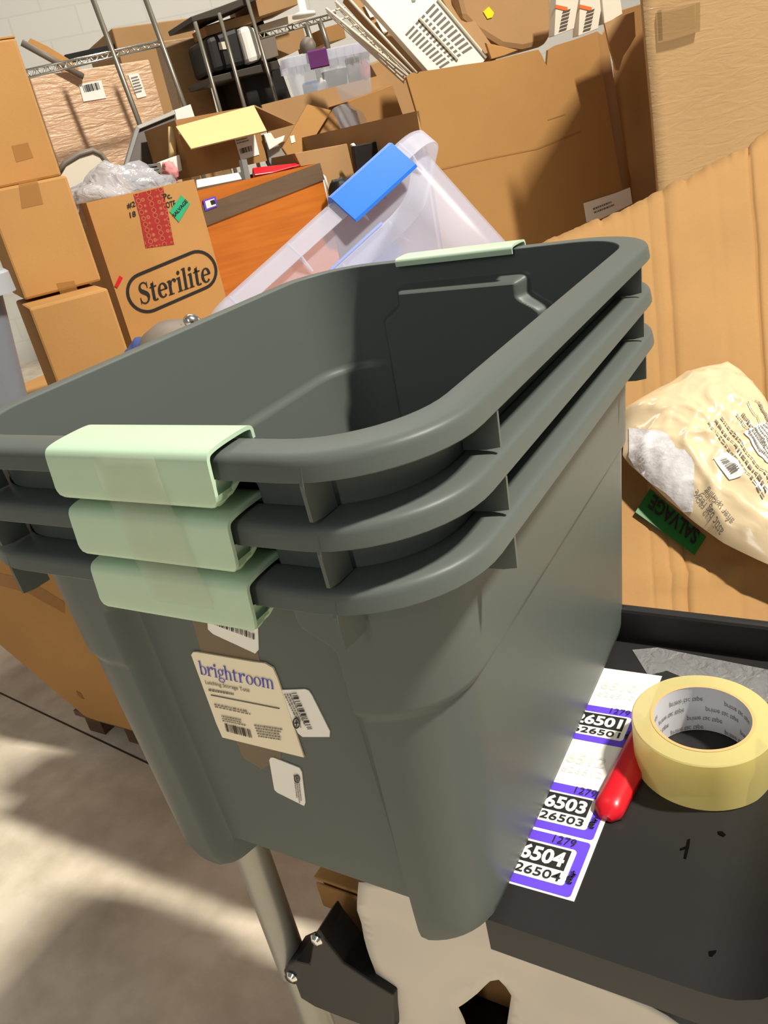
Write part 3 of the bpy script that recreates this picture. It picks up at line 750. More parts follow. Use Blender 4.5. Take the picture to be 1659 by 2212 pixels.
pa = empty('pallet', (-1.2, .9, 0), 'dark wooden pallet under the low kraft carton', 'pallet')
for k in range(3):
    m = MB(); m.abox(-1.375+k*.15, -1.315+k*.15, .45, 1.40, .0005, .062); m.make('runner', MT['pallet'], pa)
for k in range(5):
    m = MB(); m.abox(-1.385, -.995, .435+k*.22, .525+k*.22, .0625, .0785); m.make('deck_board', MT['pallet'], pa)

# left stack of three
G3 = 'stack of plain kraft cartons at left'
ZT = h_+.085
r1, *_x = carton('lowest kraft carton of the left stack, partly behind the tote rim', (70, 690), (232, 622), 1.62, 59, .22, zb=ZT+.001, group=G3, seam=False, tapes=False)
r1o = _x
r2, *_x2 = carton('middle kraft carton of the left stack with two squares of tape', (-30, 428), (143, 378), 1.62, 59, .22, zb=_x[0][0].z+.006, group=G3, seam=False, tapes=False)
patch('packing_tape', _x2[0], [(40, 395), (80, 385), (93, 440), (47, 450)], MT['tapec'], r2, .001)
patch('packing_tape', _x2[0], [(122, 612), (160, 606), (173, 640), (136, 652)], MT['tapec'], r2, .001)
r3, *_x3 = carton('topmost kraft carton of the left stack, top edge near the wall', (-60, 110), (33, 81), 1.62, 59, .22, zb=_x2[0][0].z+.003, w=.26, group=G3, seam=True, tapes=False)
patch('packing_tape', _x3[0], [(25, 315), (60, 308), (72, 340), (35, 350)], MT['tapec'], r3, .001)

# grey totes at the far left edge
def simple_tote(name, label, cat, Mx, hx, hy, H, r, mat, rimmat, latches=(), ribs=True, taper=.88, group=None, th=.002, lip=.016, nribs=5):
    """open tub with a turned-down lip; Mx local->world"""
    root = empty(name, Mx @ V((0, 0, 0)), label, cat, group)
    def row(a, b, rr, z): return [Mx @ V((x, y, z)) for x, y in rr_pts(a, b, rr, 8, 6)]
    m = MB()
    pr = [(taper-.03, .0), (taper, .012), (taper+(1-taper)*.45, H*.5), (1.0, H)]
    rows = [row(hx*s_, hy*s_, r*s_, z) for s_, z in pr]; inn = [row(hx*s_-th, hy*s_-th, r*s_, z+(.003 if i < 1 else 0)) for i, (s_, z) in enumerate(pr)]
    m.grid(rows, True); m.grid(inn[::-1], True)
    n = len(rows[0]); m.add(rows[0], [tuple(range(n))]); m.add(inn[0], [tuple(range(n))])
    m.make('tub', mat, root, auto=True)
    m = MB()
    pf = [(-.002, -.004), (-.001, 0), (lip-.004, 0), (lip, -.004), (lip+.001, -.034), (lip-.0015, -.034), (lip-.003, -.006), (0.0005, -.004)]
    m.grid([row(hx+a, hy+a, r+a*.6, H+z) for a, z in pf], True); m.make('rim', rimmat, root, auto=True)
    if ribs:
        for sy in (-1, 1):
            for k in range(nribs):
                x = hx*(-.78+1.56*k/(nribs-1)); m = MB()
                q = [(x, sy*(hy-.001), H-.004), (x, sy*(hy+lip), H-.004), (x, sy*(hy+lip), H-.036), (x, sy*(hy+.002), H-.058)]
                m.add([Mx @ V((a-.0012, b, c)) for a, b, c in q]+[Mx @ V((a+.0012, b, c)) for a, b, c in q], [(0, 1, 2, 3), (7, 6, 5, 4), (0, 1, 5, 4), (1, 2, 6, 5), (2, 3, 7, 6), (3, 0, 4, 7)])
                m.make('rib', rimmat, root)
    for (sy, x0, x1, lm) in latches:
        m = MB(); rows = []
        P = [(-.006, .003), (.004, .007), (lip+.004, .006), (lip+.010, 0), (lip+.011, -.030), (lip+.013, -.052), (lip+.010, -.056), (lip+.006, -.048), (lip+.005, -.004), (0, .0005), (-.006, -.001)]
        rows = [[Mx @ V((x, sy*(hy+a), H+z)) for a, z in P] for x in (x0, x0+.004, (x0+x1)/2, x1-.004, x1)]
        m.grid([r_+r_[:1] for r_ in rows]); m.add(rows[0], [tuple(range(len(P)))]); m.add(rows[-1], [tuple(range(len(P)))])
        m.make('latch', lm, root, auto=True)
    return root
def upright(px, D, phi, H):   # matrix whose origin is a tub base centre; px gives the rim centre
    p = atd(*px, D); ex = V((cos(radians(phi)), sin(radians(phi)), 0)); ey = V((-ex.y, ex.x, 0))
    return Matrix(((ex.x, ey.x, 0, p.x), (ex.y, ey.y, 0, p.y), (0, 0, 1, p.z-H), (0, 0, 0, 1)))
p = on(22, 575, pframe((22, 575), 1.30, 59)[0]); Hh = p.z-(ZT+.002)
exx = V((cos(radians(59)), sin(radians(59)), 0)); eyy = V((-exx.y, exx.x, 0)); c = p-exx*.272+eyy*.11
Mx = Matrix(((exx.x, eyy.x, 0, c.x), (exx.y, eyy.y, 0, c.y), (0, 0, 1, ZT+.001), (0, 0, 0, 1)))
simple_tote('grey_tote', 'blue grey plastic tote with a lighter rim at the far left edge', 'storage bin', Mx, .25, .155, Hh, .04, MT['gtote'], MT['gtlid'], taper=.80)

# ---- carton with the oval logo
st, SP, sx, sy_, sw, sh_, so = carton('open kraft carton with a black oval logo and red printed tape', (190, 450), (419, 387), 1.95, 60, .26, zb=ZT+.001, open_top=True)
def cap_ring(pl, a, b, ra, rb, th):
    A = on(*a, pl); B = on(*b, pl); n = pl[1]; exv = (B-A).normalized(); eyv = exv.cross(n)*-1
    if eyv.z < 0: eyv = -eyv
    def loop(d):
        out = []
        for i in range(17): t = radians(90+180*i/16); out.append(A+(exv*cos(t)+eyv*sin(t))*(ra-d))
        for i in range(17): t = radians(-90+180*i/16); out.append(B+(exv*cos(t)+eyv*sin(t))*(rb-d))
        return out
    nn = n if (CAMP-A).dot(n) > 0 else -n
    o1 = [q+nn*.0012 for q in loop(0)]; i1 = [q+nn*.0012 for q in loop(th)]
    m = MB(); m.grid([o1, i1], True); return m
ra = (on(314, 632, SP)-on(302, 588, SP)).length
cap_ring(SP, (316, 632), (429, 584), ra, ra, ra*.15).make('oval_outline', MT['ink'], st)
lettering(serif('Sterilite', .25, .085, .06), SP, (306, 660), (457, 607), (297, 612), MT['ink'], st)
patch('red_printed_tape', SP, [(288, 420), (352, 404), (362, 455), (376, 528), (314, 536), (302, 470)], MT['redtape'], st, .001)
s = patch('salvage_sticker', SP, [(366, 457), (391, 422), (410, 440), (386, 480)], MT['teal'], st, .0016)
words('SALVAGE', SP, (377, 470), (406, 436), (371, 464), MT['ink'], s, .03, lift=.0022)
words('#2', SP, (275, 452), (293, 447), (273, 439), MT['ink'], st, .02); words('18', SP, (281, 471), (294, 467), (279, 459), MT['ink'], st, .02)
words('Pc.', SP, (354, 432), (372, 428), (351, 419), MT['ink'], st, .02); words('OTE', SP, (360, 450), (380, 445), (357, 437), MT['ink'], st, .02)
patch('red_tag', SP, [(247, 618), (258, 595), (265, 600), (253, 622)], MT['red'], st, .002)
# crinkled plastic bag on top of it
def blob(name, c, rx, ry, rz, ex_, mat, amp, fr, parent=None, n=28, k=18, zmin=None):
    ey_ = V((-ex_.y, ex_.x, 0)); rows = []
    for i in range(k+1):
        t = pi*i/k; row = []
        for j in range(n):
            a = 2*pi*j/n; d = V((sin(t)*cos(a), sin(t)*sin(a), cos(t))); s_ = 1+amp*noise.noise(d*fr)+amp*.6*noise.noise(d*fr*2.7)
            p = V(c)+ex_*(d.x*rx*s_)+ey_*(d.y*ry*s_)+V((0, 0, d.z*rz*s_))
            if zmin is not None: p.z = max(p.z, zmin)
            row.append(p)
        rows.append(row)
    m = MB(); m.grid(rows, True); return m.make(name, mat, parent, smooth=True)
pc = on(255, 415, (so+sy_*.13, SP[1]))
tag(blob('plastic_bag', V((pc.x, pc.y, so.z+sh_-.01)), .135, .11, .075, sx, MT['polyb'], .3, 2.2), 'crinkled clear plastic bag bulging out of the logo carton', 'bag')
# chair back behind bag
pl, ex = pframe((190, 350), 2.35, 62)
m = MB(); pts = [(128, 372), (140, 352), (170, 334), (200, 325), (218, 333), (240, 362), (252, 395), (250, 460), (130, 470)]
Pp = [on(*q, pl) for q in pts]; nb = -pl[1]*.02; n = len(Pp)
m.add(Pp+[q+nb for q in Pp], [tuple(range(n)), tuple(range(2*n-1, n-1, -1))]+[(i, (i+1) % n, (i+1) % n+n, i+n) for i in range(n)])
ch = m.make('chair_back', MT['offw'], bevel=.004); tag(ch, 'rounded off white chair back behind the plastic bag', 'chair')
m = MB(); m.tube(Pp[:7], .008, 8); m.make('edge_piping', MT['greyp'], ch, smooth=True)

# ---- orange fronted drawer unit with a brown top rail
dk, DP, dx, dy, dw, dh, do = carton('open wooden drawer unit with orange front and brown top rail', (428, 447), (690, 352), 2.25, 60, .50, zb=.02, mat='orange', name='drawer_unit', seam=False, tapes=False, cat='furniture', open_top=True)
patch('top_rail', DP, [(428, 447), (690, 352), (700, 388), (440, 490)], MT['brown'], dk, .004)
s = patch('price_sticker', DP, [(437, 433), (464, 424), (468, 446), (442, 456)], MT['purple'], dk, .006)
s2 = patch('white_field', DP, [(441, 435), (461, 429), (465, 444), (445, 451)], MT['white'], s, .007)
patch('black_field', DP, [(452, 434), (461, 431), (464, 440), (455, 443)], MT['ink'], s, .008)
DT = do.z+dh
for o in (dk,): clean(o)
m = MB(); m.box(do+dx*.006+dy*.006+V((0, 0, dh-.05)), dx*(dw-.012), dy*.488, V((0, 0, .006))); m.make('drawer_bottom', MT['brown'], dk)
DB = DT-.044

def slab(name, label, cat, px, pl, th, mat, group=None, bevel=.002, parent=None):
    """flat board: outline measured on a plane, given its thickness away from the viewer"""
    P = [q if isinstance(q, V) else on(*q, pl) for q in px]; n = pl[1].normalized()
    if (CAMP-P[0]).dot(n) < 0: n = -n
    k = len(P); m = MB(); m.add(P+[q-n*th for q in P], [tuple(range(k)), tuple(range(2*k-1, k-1, -1))]+[(i, (i+1) % k, (i+1) % k+k, i+k) for i in range(k)])
    o = m.make(name, mat, parent, bevel=bevel)
    if parent is None: tag(o, label, cat, group)
    return o
def vpl(px, D, phi): return pframe(px, D, phi)[0]
def tiltpl(px, D, phi, lean):
    (p, n), ex = pframe(px, D, phi); return (p, (n*cos(radians(lean))+V((0, 0, 1))*sin(radians(lean))).normalized())

# open flap carton on the drawer unit
oc, OP, ox, oy, ow, oh, oo = carton('open carton with a flap coloured as lit folded over its front, on the drawer unit', (382, 272), (549, 228), 2.42, 62, .30, br=(588, 345), open_top=True, mat='card2')
tp = tiltpl((549, 228), 2.42, 62, 48)
slab('flap', None, None, [(380, 273), (548, 227), (576, 282), (413, 321)], (tp[0]+V((0, 0, .003)), tp[1]), .004, MT['cardl'], parent=oc, bevel=0)  # flap coloured paler for the light falling on it
a = oo+ox*ow+V((0, 0, oh)); m = MB(); e = a+oy*.30
m.add([a, e, e+ox*.12-V((0, 0, .07)), a+ox*.12-V((0, 0, .07))], [(0, 1, 2, 3)]); m.make('flap', MT['card3'], oc, solid=.004)
s = patch('shipping_label', OP, [(505, 296), (549, 288), (560, 334), (520, 346), (515, 330)], MT['white'], oc, .002)
bars(OP, (519, 333), (546, 325), (516, 322), MT['ink'], s, 14, .003)
textlines(OP, (512, 314), (542, 306), (509, 303), MT['greyink'], s, 2, .003)
for q in (st, oc): clean(q)

# clutter in the drawer
P_ = vpl((300, 330), 2.55, 62)
fr = slab('edged_board', 'dark board tilted behind the open carton, silver wire shelf edge drawn on it', 'board', [(297, 272), (378, 238), (398, 345), (270, 362)], tiltpl((330, 310), 2.6, 62, 10), .02, MT['dgrey'])
fp = tiltpl((330, 310), 2.6, 62, 10)
for k, q in enumerate(([(294, 272), (378, 237), (380, 247), (300, 280)], [(294, 272), (303, 276), (276, 362), (267, 363)])):
    slab('shelf_edge_strip', None, None, q, (fp[0]+fp[1]*.012, fp[1]), .03, MT['chrome' if k == 0 else 'grey'], parent=fr)  # silver strip stands for the lower wire shelf edge
for k, (px, lb, mt) in enumerate((([(268, 362), (342, 352), (348, 366), (278, 380)], 'uppermost black tray beneath the silver edged board', 'black'), ([(280, 378), (350, 366), (356, 380), (300, 398)], 'second black tray beneath the silver edged board', 'black'), ([(300, 396), (358, 380), (362, 392), (320, 408)], 'lowest black tray beneath the silver edged board', 'black'))):
    t_ = slab('paper_tray', lb, 'tray', px, tiltpl((320, 375), 2.42-.02*k, 62, 20), .05, MT[mt], 'black trays by the drawer unit')
    a_, b_ = px[0], px[1]; slab('front_lip', None, None, [a_, b_, (b_[0], b_[1]+3), (a_[0], a_[1]+3)], tiltpl((320, 375), 2.41-.02*k, 62, 20), .004, MT['grey'], parent=t_)
slab('card_box', 'small white and violet card beside the pink plush', 'card', [(345, 350), (388, 334), (394, 368), (356, 384)], vpl((370, 360), 2.33, 62), .03, MT['white'])
tag(blob('plush_toy', on(368, 371, vpl((368, 371), 2.27, 62)), .022, .02, .026, V((1, 0, 0)), MT['pink'], .3, 3), 'small pink plush beside the black trays', 'toy')
m = MB(); a = on(372, 275, vpl((372, 275), 2.36, 62)); b = on(373, 365, vpl((372, 275), 2.36, 62)); m.tube([a, b], .012, 8)
tag(m.make('wooden_post', MT['cardl'], smooth=True), 'pale wooden stick standing left of the open carton', 'stick')
slab('white_board', 'long white board lying in the drawer in front of open carton', 'board', [(424, 388), (526, 370), (527, 386), (426, 406)], tiltpl((470, 390), 2.27, 61, 25), .015, MT['white'])
m = MB(); P_ = vpl((560, 320), 2.30, 62); m.tube([on(524, 345, P_), on(533, 388, P_)], .012, 8)
tag(m.make('metal_bracket', MT['grey'], smooth=False), 'grey metal bracket upright at the open carton corner', 'bracket')
slab('red_folder', 'red folder lying on the drawer unit', 'folder', [(545, 362), (655, 350), (660, 353), (590, 372), (550, 378)], tiltpl((600, 365), 2.36, 60, 50), .02, MT['red'])
slab('grey_folder', 'pale grey folder standing behind the red folder', 'folder', [(570, 290), (600, 310), (614, 330), (630, 355), (590, 365), (582, 350)], vpl((590, 340), 2.5, 62), .03, MT['grey'])
slab('white_paper', 'curled white paper behind the grey folder', 'paper', [(570, 290), (585, 286), (594, 300), (616, 292), (612, 305), (582, 324)], vpl((590, 300), 2.46, 62), .004, MT['white'])
slab('white_paper', 'white paper sheet propped behind open carton, left side', 'paper', [(370, 240), (412, 225), (422, 255), (380, 268)], vpl((400, 250), 2.72, 62), .004, MT['white'])

# cartons behind the drawer unit
lc = slab('leaning_carton', 'long pale carton leaning diagonally behind the drawer unit', 'carton', [(610, 320), (664, 225), (716, 238), (660, 330), (625, 342)], tiltpl((660, 290), 2.75, 50, 10), .05, MT['card'])
slab('end_panel', None, None, [(660, 330), (718, 238), (742, 290), (720, 310)], tiltpl((660, 290), 2.78, 50, 10), .06, MT['card2'], parent=lc)
sticker('paper_sticker', tiltpl((660, 290), 2.75, 50, 10), (629, 310), (638, 307), (626, 295), MT['white'], lc, .002, 0)
slab('tan_carton', 'square tan carton standing right of the drawer unit', 'carton', [(636, 331), (750, 310), (766, 380), (760, 420), (690, 470), (650, 360)], vpl((700, 340), 2.42, 62), .20, MT['card3'])
slab('brown_carton', 'shadowy brown carton below the purple latched clear tote', 'carton', [(735, 225), (848, 183), (885, 290), (790, 305), (770, 240)], vpl((800, 240), 3.05, 65), .10, MT['card2'])
slab('brown_carton', 'brown carton behind the wire racks, white slip on its edge', 'carton', [(800, 140), (880, 110), (895, 175), (830, 195)], vpl((840, 150), 3.2, 65), .25, MT['card3'])
slab('dark_board', 'dark grey board with pale edge beside the big torn carton', 'board', [(765, 315), (880, 292), (900, 430), (780, 430)], vpl((820, 330), 2.42, 65), .02, MT['black'])
slab('white_strip', 'thin white strip leaning in front of the dark board', 'strip', [(759, 312), (765, 308), (790, 342), (784, 350)], vpl((775, 330), 2.4, 60), .01, MT['white'])
m = MB(); P_ = vpl((700, 420), 2.3, 62); m.tube([on(684, 376, P_), on(692, 380, P_), on(700, 408, P_), on(706, 440, P_)], .006, 8); m.tube([on(688, 372, P_), on(700, 384, P_), on(709, 412, P_)], .006, 8)
tag(m.make('plastic_hanger', MT['white'], smooth=True), 'white plastic hangers beside the orange drawer front', 'hanger')
P_ = vpl((735, 415), 2.25, 60); cc = on(742, 425, P_)
tag(blob('black_bag', cc, .042, .04, .05, V((1, 0, 0)), MT['black'], .15, 3), 'round black bag beside blue latch', 'bag')
pc = atd(765, 290, 2.8)
m = MB(); Pq = [on(*q, vpl((760, 280), 2.85, 62)) for q in ((716, 235), (735, 225), (770, 245), (778, 262), (776, 290), (764, 315), (740, 320), (722, 300))]; nb = V((0, .05, 0)); n = len(Pq)
m.add(Pq+[q+nb for q in Pq], [tuple(range(n)), tuple(range(2*n-1, n-1, -1))]+[(i, (i+1) % n, (i+1) % n+n, i+n) for i in range(n)])
tag(m.make('clear_tub', MT['clear'], bevel=.004), 'clear plastic tub standing below the purple latched tote', 'tub')

# clear tote with purple latch and its contents
P_, pex = pframe((805, 72), 2.95, 36); pey = V((-pex.y, pex.x, 0))
A = on(607, 137, P_); B = on(806, 74, P_); zb = on(790, 212, P_).z; mid = (A+B)/2
wtp = (B-A).length/2
Mx = Matrix(((pex.x, pey.x, 0, mid.x+pey.x*.17), (pex.y, pey.y, 0, mid.y+pey.y*.17), (0, 0, 1, zb), (0, 0, 0, 1)))
ct = simple_tote('clear_tote', 'clear plastic tote with a purple latch full of black and blue items', 'storage bin', Mx, wtp-.016, .155, mid.z-zb, .03, MT['clear'], MT['frostrim'], latches=((-1, -wtp*.42, -wtp*.02, MT['pltch']),), taper=.88, nribs=9)
def inn(x, y, z): return Mx @ V((x, y, z))
m = MB(); m.lathe(inn(.02, -.04, .02), [(.03, 0), (.045, .06), (.05, .10), (.046, .10), (.04, .06), (.026, .004)], 20); tag(m.make('mesh_cup', MT['black'], smooth=True), 'black mesh cup inside the purple latched clear tote', 'cup')
m = MB(); m.tube([inn(.005+.02*cos(t*.35), -.09, .06+.045*sin(t*.35)) for t in range(19)], .004, 6); tag(m.make('headphone_band', MT['darkmetal'], smooth=True), 'dark looped band inside the purple latched clear tote', 'band')
m = MB(); m.box(inn(.07, -.07, .02), pex*.05, pey*.05, V((0, 0, .13))); tag(m.make('dark_block', MT['dgrey'], bevel=.005), 'tall dark block inside the purple latched clear tote', 'box')
m = MB(); m.box(inn(-.11, -.06, .02), pex*.06, pey*.06, V((0, 0, .08))); tag(m.make('blue_pouch', MT['bluep'], bevel=.008), 'faded blue pouch inside the purple latched clear tote', 'pouch')
tag(blob('pink_bottle', inn(.135, -.08, .10), .02, .02, .03, V((1, 0, 0)), MT['pinkb'], .1, 2), 'pink bottle inside purple latched clear tote, right end', 'bottle')
tag(blob('white_cloth', inn(-.03, -.05, .05), .03, .03, .05, V((1, 0, 0)), MT['white'], .2, 2), 'white cloth inside the purple latched clear tote', 'cloth')

sc = empty('carton', (-.35, .5, 0), 'lower plain carton added unseen behind the totes, under the shadow casting one', 'carton')  # unseen, added to carry the shadow-casting carton above
m = MB(); m.abox(-.70, -.06, .37, .74, .001, .45); m.make('body', MT['card'], sc, bevel=.005)
sc = empty('carton', (-.35, .5, .451), 'unseen upper carton added to cast floor shadow, under the blue latched clear tote', 'carton')  # unseen, added to cast the wedge-shaped floor shadow and hold the tilted tote
m = MB(); m.abox(-.715, -.06, .262, .74, .451, .86); m.make('body', MT['card'], sc, bevel=.005)
m = MB(); m.abox(-.715, -.06, .262, .498, .86, .864); m.make('flap', MT['card'], sc)
m = MB(); m.abox(-.715, -.06, .502, .74, .86, .864); m.make('flap', MT['card'], sc)
# ---- clear totes with blue latches, tilted, nested
def cv(x, y, z): return RT*x+UP*y+FW*z
cA = V(((418-IW/2)/FPX*1.20, -(700-IH/2)/FPX*1.20, 1.20)); cB = V(((925-IW/2)/FPX*1.28, -(244-IH/2)/FPX*1.28, 1.28))
e1 = (cB-cA).normalized(); back = V((-.12, -.30, 0)); back.z = -(e1.x*back.x+e1.y*back.y)/e1.z; back.normalize(); dn = e1.cross(back)
if dn.y > 0: dn = -dn
LEN = (cB-cA).length
X3, Z3, Y3 = cv(*e1), -cv(*dn), cv(*back)
if X3.cross(Y3).dot(Z3) < 0: print('left-handed frame')
OA = CAMP+cv(*cA)
def totemat(off_down, off_back):
    c = OA+X3*(LEN/2)+Y3*(.130+off_back)-Z3*off_down; H = .30; c = c-Z3*H
    return Matrix(((X3.x, Y3.x, Z3.x, c.x), (X3.y, Y3.y, Z3.y, c.y), (X3.z, Y3.z, Z3.z, c.z), (0, 0, 0, 1)))
Hx = LEN/2-.018
simple_tote('blue_latch_tote', 'frosted clear tote with bright blue latches tilted behind the grey totes', 'storage bin', totemat(0, 0), Hx, .112, .30, .05, MT['frost'], MT['frostrim'], latches=((-1, LEN*.07, LEN*.335, MT['blue']), (1, LEN*.07, LEN*.335, MT['blue'])), taper=.90, nribs=4)
# lamp shade, blue cloth and chrome fitting at the back of the grey totes
P_ = vpl((380, 720), 1.25, 60); c = on(392, 725, P_)
m = MB(); prof = [(.072, -.045), (.070, -.03), (.061, -.008), (.043, .010), (.016, .017), (.001, .018)]
m.lathe(c, prof, 32, Matrix.Rotation(.35, 3, 'Y')); bwl = tag(m.make('bowl', MT['greyp'], smooth=True), 'upturned grey brown bowl behind the left rim of the totes', 'bowl')
m = MB(); m.lathe(on(414, 695, vpl((414, 695), 1.16, 60)), [(.001, -.012), (.010, -.011), (.012, 0), (.007, .010), (.001, .012)], 20, Matrix.Rotation(.9, 3, 'X'))
m.make('chrome_fitting', MT['bolt'], bwl, smooth=True)
tag(blob('blue_cloth', on(322, 785, vpl((322, 785), 1.28, 60)), .05, .03, .04, exx, MT['cloth'], .25, 2), 'crumpled blue cloth behind the totes left rim', 'cloth')

# ================================================================== BIG CARTONS AT THE RIGHT
def foot(p, z=0.0): return V((p.x, p.y, z))
# torn open carton, back right
ga = empty('bulk_carton', foot(atd(1100, 300, 2.6)), 'big torn open bulk carton at the back, filled with panels and racks', 'carton')
(gp, gn), gx = pframe((1290, 68), 2.45, 62); GP = (gp, gn); gy = V((-gx.y, gx.x, 0))
outl = [(878, 166), (893, 156), (903, 160), (910, 154), (940, 150), (1000, 140), (1060, 132), (1140, 112), (1163, 107), (1172, 122), (1181, 143), (1184, 108), (1200, 98), (1240, 86), (1290, 68), (1300, 150), (1330, 330), (1352, 450)]
R0 = on(1352, 450, GP); L0 = on(925, 330, GP); L1 = on(900, 240, GP)
slab('front_panel', None, None, outl+[foot(R0), foot(L0), L0, L1], GP, .008, MT['carda'], parent=ga, bevel=0)
a = on(1290, 68, GP); cx_ = V((cos(radians(96)), sin(radians(96)), 0)); CHP = (a, V((cx_.y, -cx_.x, 0)))
slab('corner_panel', None, None, [(1290, 68), (1300, 76), (1309, 62), (1318, 120), (1338, 250), (1356, 360), (1374, 432), foot(on(1374, 432, CHP)), foot(R0), (1352, 450), (1330, 330), (1300, 150)], CHP, .006, MT['card2'], parent=ga, bevel=0)
slab('torn_flap', None, None, [(1306, 50), (1340, 36), (1370, 25), (1373, 78), (1362, 98), (1346, 122), (1337, 152), (1331, 150), (1318, 105)], vpl((1340, 80), 2.36, 62), .005, MT['card3'], parent=ga, bevel=0)
m = MB(); e0 = on(1300, 20, GP)+gy*.95; e3 = on(885, 120, GP)+gy*.95; m.hexa([foot(e3), foot(e0), foot(e0)+gy*.008, foot(e3)+gy*.008], [e3, e0, e0+gy*.008, e3+gy*.008]); m.make('back_or_shade_panel', MT['card3'], ga)
m = MB(); e0 = L1; m.hexa([foot(e0), foot(e0+gy*.95), foot(e0+gy*.95)+gx*.008, foot(e0)+gx*.008], [e0, e0+gy*.95, e0+gy*.95+gx*.008, e0+gx*.008]); m.make('side_panel', MT['card3'], ga)
s = slab('shipping_label', None, None, [(1261, 439), (1330, 417), (1361, 405), (1366, 440), (1300, 472), (1268, 480)], (gp+gn*.003, gn), .002, MT['white'], parent=ga, bevel=0)
textlines((gp+gn*.003, gn), (1285, 465), (1335, 445), (1280, 450), MT['greyink'], s, 2, .001)
patch('crease', GP, [(943, 366), (1060, 340), (1160, 320), (1254, 283), (1256, 286), (1160, 323), (1060, 343), (943, 369)], MT['cardin'], ga, .001)
patch('crease', GP, [(1183, 258), (1220, 246), (1220, 248), (1183, 260)], MT['cardin'], ga, .001)
# carton added as filler for the dark gap, and the wrapped bulk carton
slab('brown_carton', 'brown filler carton added for the dark gap between the two bulk cartons', 'carton', [(1316, 30), (1392, 6), (1430, 450), foot(on(1430, 450, vpl((1380, 200), 2.95, 12))), foot(on(1360, 450, vpl((1380, 200), 2.95, 12))), (1345, 450)], vpl((1380, 200), 2.95, 12), .12, MT['card2'])
(bp, bn), bx = pframe((1400, 300), 2.10, 52); by = V((-.12, .993, 0)); BPL = (bp, bn)
gb = empty('bulk_carton', foot(bp+bx*.4), 'tall bulk carton in stretch film at the upper right edge', 'carton')
a = on(1382, -60, BPL); b = on(1424, 440, BPL)
m = MB(); o = foot(b)+V((0, 0, .001)); top = a.z+.1
rows = []
for i in range(13):
    z = top*i/12; row = []
    for j in range(25):
        u = j/24; c0 = foot(b) if True else None; xo = (a-b)*(z-b.z)/(a.z-b.z) if z > b.z else V((0, 0, 0))
        q = foot(b)+bx*(1.0*u)+V((xo.x, xo.y, 0)); q.z = z; q += bn*(.012*noise.noise(V((u*5, z*4, 1)))); row.append(q)
    rows.append(row)
m.grid(rows); m.make('front_panel', MT['wrapcard'], gb, smooth=True, solid=.01)
m = MB(); m.hexa([foot(b)+by*.02, foot(b)+bx+by*.02, foot(b)+bx+by*.9, foot(b)+by*.9], [q+V((0, 0, top)) for q in (foot(b)+by*.02, foot(b)+bx+by*.02, foot(b)+bx+by*.9, foot(b)+by*.9)]); m.make('body', MT['card3'], gb)
patch('film_strip', BPL, [(1417, 24), (1500, 8), (1500, 70), (1420, 90)], MT['tapeb'], gb, .02)

# leaning flattened carton at the front right
SA = atd(1360, 1335, .93); SB = atd(1659, 1362, .91); ST = atd(1450, 420, 1.42)
sn = (SB-SA).cross(ST-SA).normalized()
if (CAMP-SA).dot(sn) < 0: sn = -sn
SHP = (SA, sn)
tops = [(1120, 556), (1150, 540), (1180, 525), (1217, 508), (1261, 489), (1291, 476), (1298, 484), (1304, 476), (1353, 450), (1417, 416), (1440, 403), (1470, 392), (1480, 396), (1488, 386), (1526, 361), (1560, 343), (1584, 329), (1588, 333), (1625, 309), (1634, 296), (1642, 291), (1659, 281), (1720, 250), (1800, 205)]
def topy(x):
    for (x0, y0), (x1, y1) in zip(tops, tops[1:]):
        if x0 <= x <= x1: return y0+(y1-y0)*(x-x0)/(x1-x0)
    return tops[-1][1]
def sheet_in(y): return .00003*max(0, y-930)+.00002*max(0, y-1240)
m = MB(); rows = []
NC, NR = 150, 46
creases = [(1398, .002, 5), (1432, .004, 7), (1360, .0012, 4), (1618, .010, 3.2), (1545, .001, 10)]
for j in range(NR+1):
    v = j/NR; row = []
    for i in range(NC+1):
        xt = 1120+680*i/NC; yt = topy(xt)+1.5*noise.noise(V((xt*.2, 0, 0))); yb = 1500+.0*xt
        y = yt+(yb-yt)*v; x = xt+.065*(y-yt)
        q = on(x, y, SHP)
        d = 0
        for (cx, dep, wd) in creases: d -= dep*math.exp(-((xt-cx)/wd)**2)
        d += .005*noise.noise(q*5)+.0035*(1-min(1, abs(noise.noise(q*3.2+V((2, 5, 1)))*5)))+.0022*(1-min(1, abs(noise.noise(q*7+V((9, 1, 4)))*5)))
        d += .009*math.exp(-((y-(1235+(x-1500)*-.06+12*noise.noise(V((x*.01, 0, 0)))))/7)**2)
        d -= sheet_in(y)
        if v < .02: d += .004*noise.noise(V((xt*.06, 3, 0)))
        row.append(q+sn*d)
    rows.append(row)
m.grid(rows)
lean = m.make('leaning_carton', MT['cards'], smooth=True, solid=.006)
tag(lean, 'creased kraft bulk carton wall leaning behind the cart at right', 'carton')
bmn = lean.location
def sheet_pt(px, lift): return on(*px, (SA+sn*(lift-sheet_in(px[1])), sn))
k0, k1, k2 = sheet_pt((1404, 1056), .007), sheet_pt((1525, 1160), .007), sheet_pt((1372, 1107), .007)
KP = (k0, (k1-k0).cross(k2-k0).normalized())
s = patch('salvage_sticker', KP, [(1404, 1056), (1372, 1107), (1500, 1199), (1525, 1160)], MT['sgreen'], lean, .001)
words('SALVAGE', KP, (1513, 1149), (1412, 1068), (1499, 1180), MT['ink'], s, .035, lift=.002)
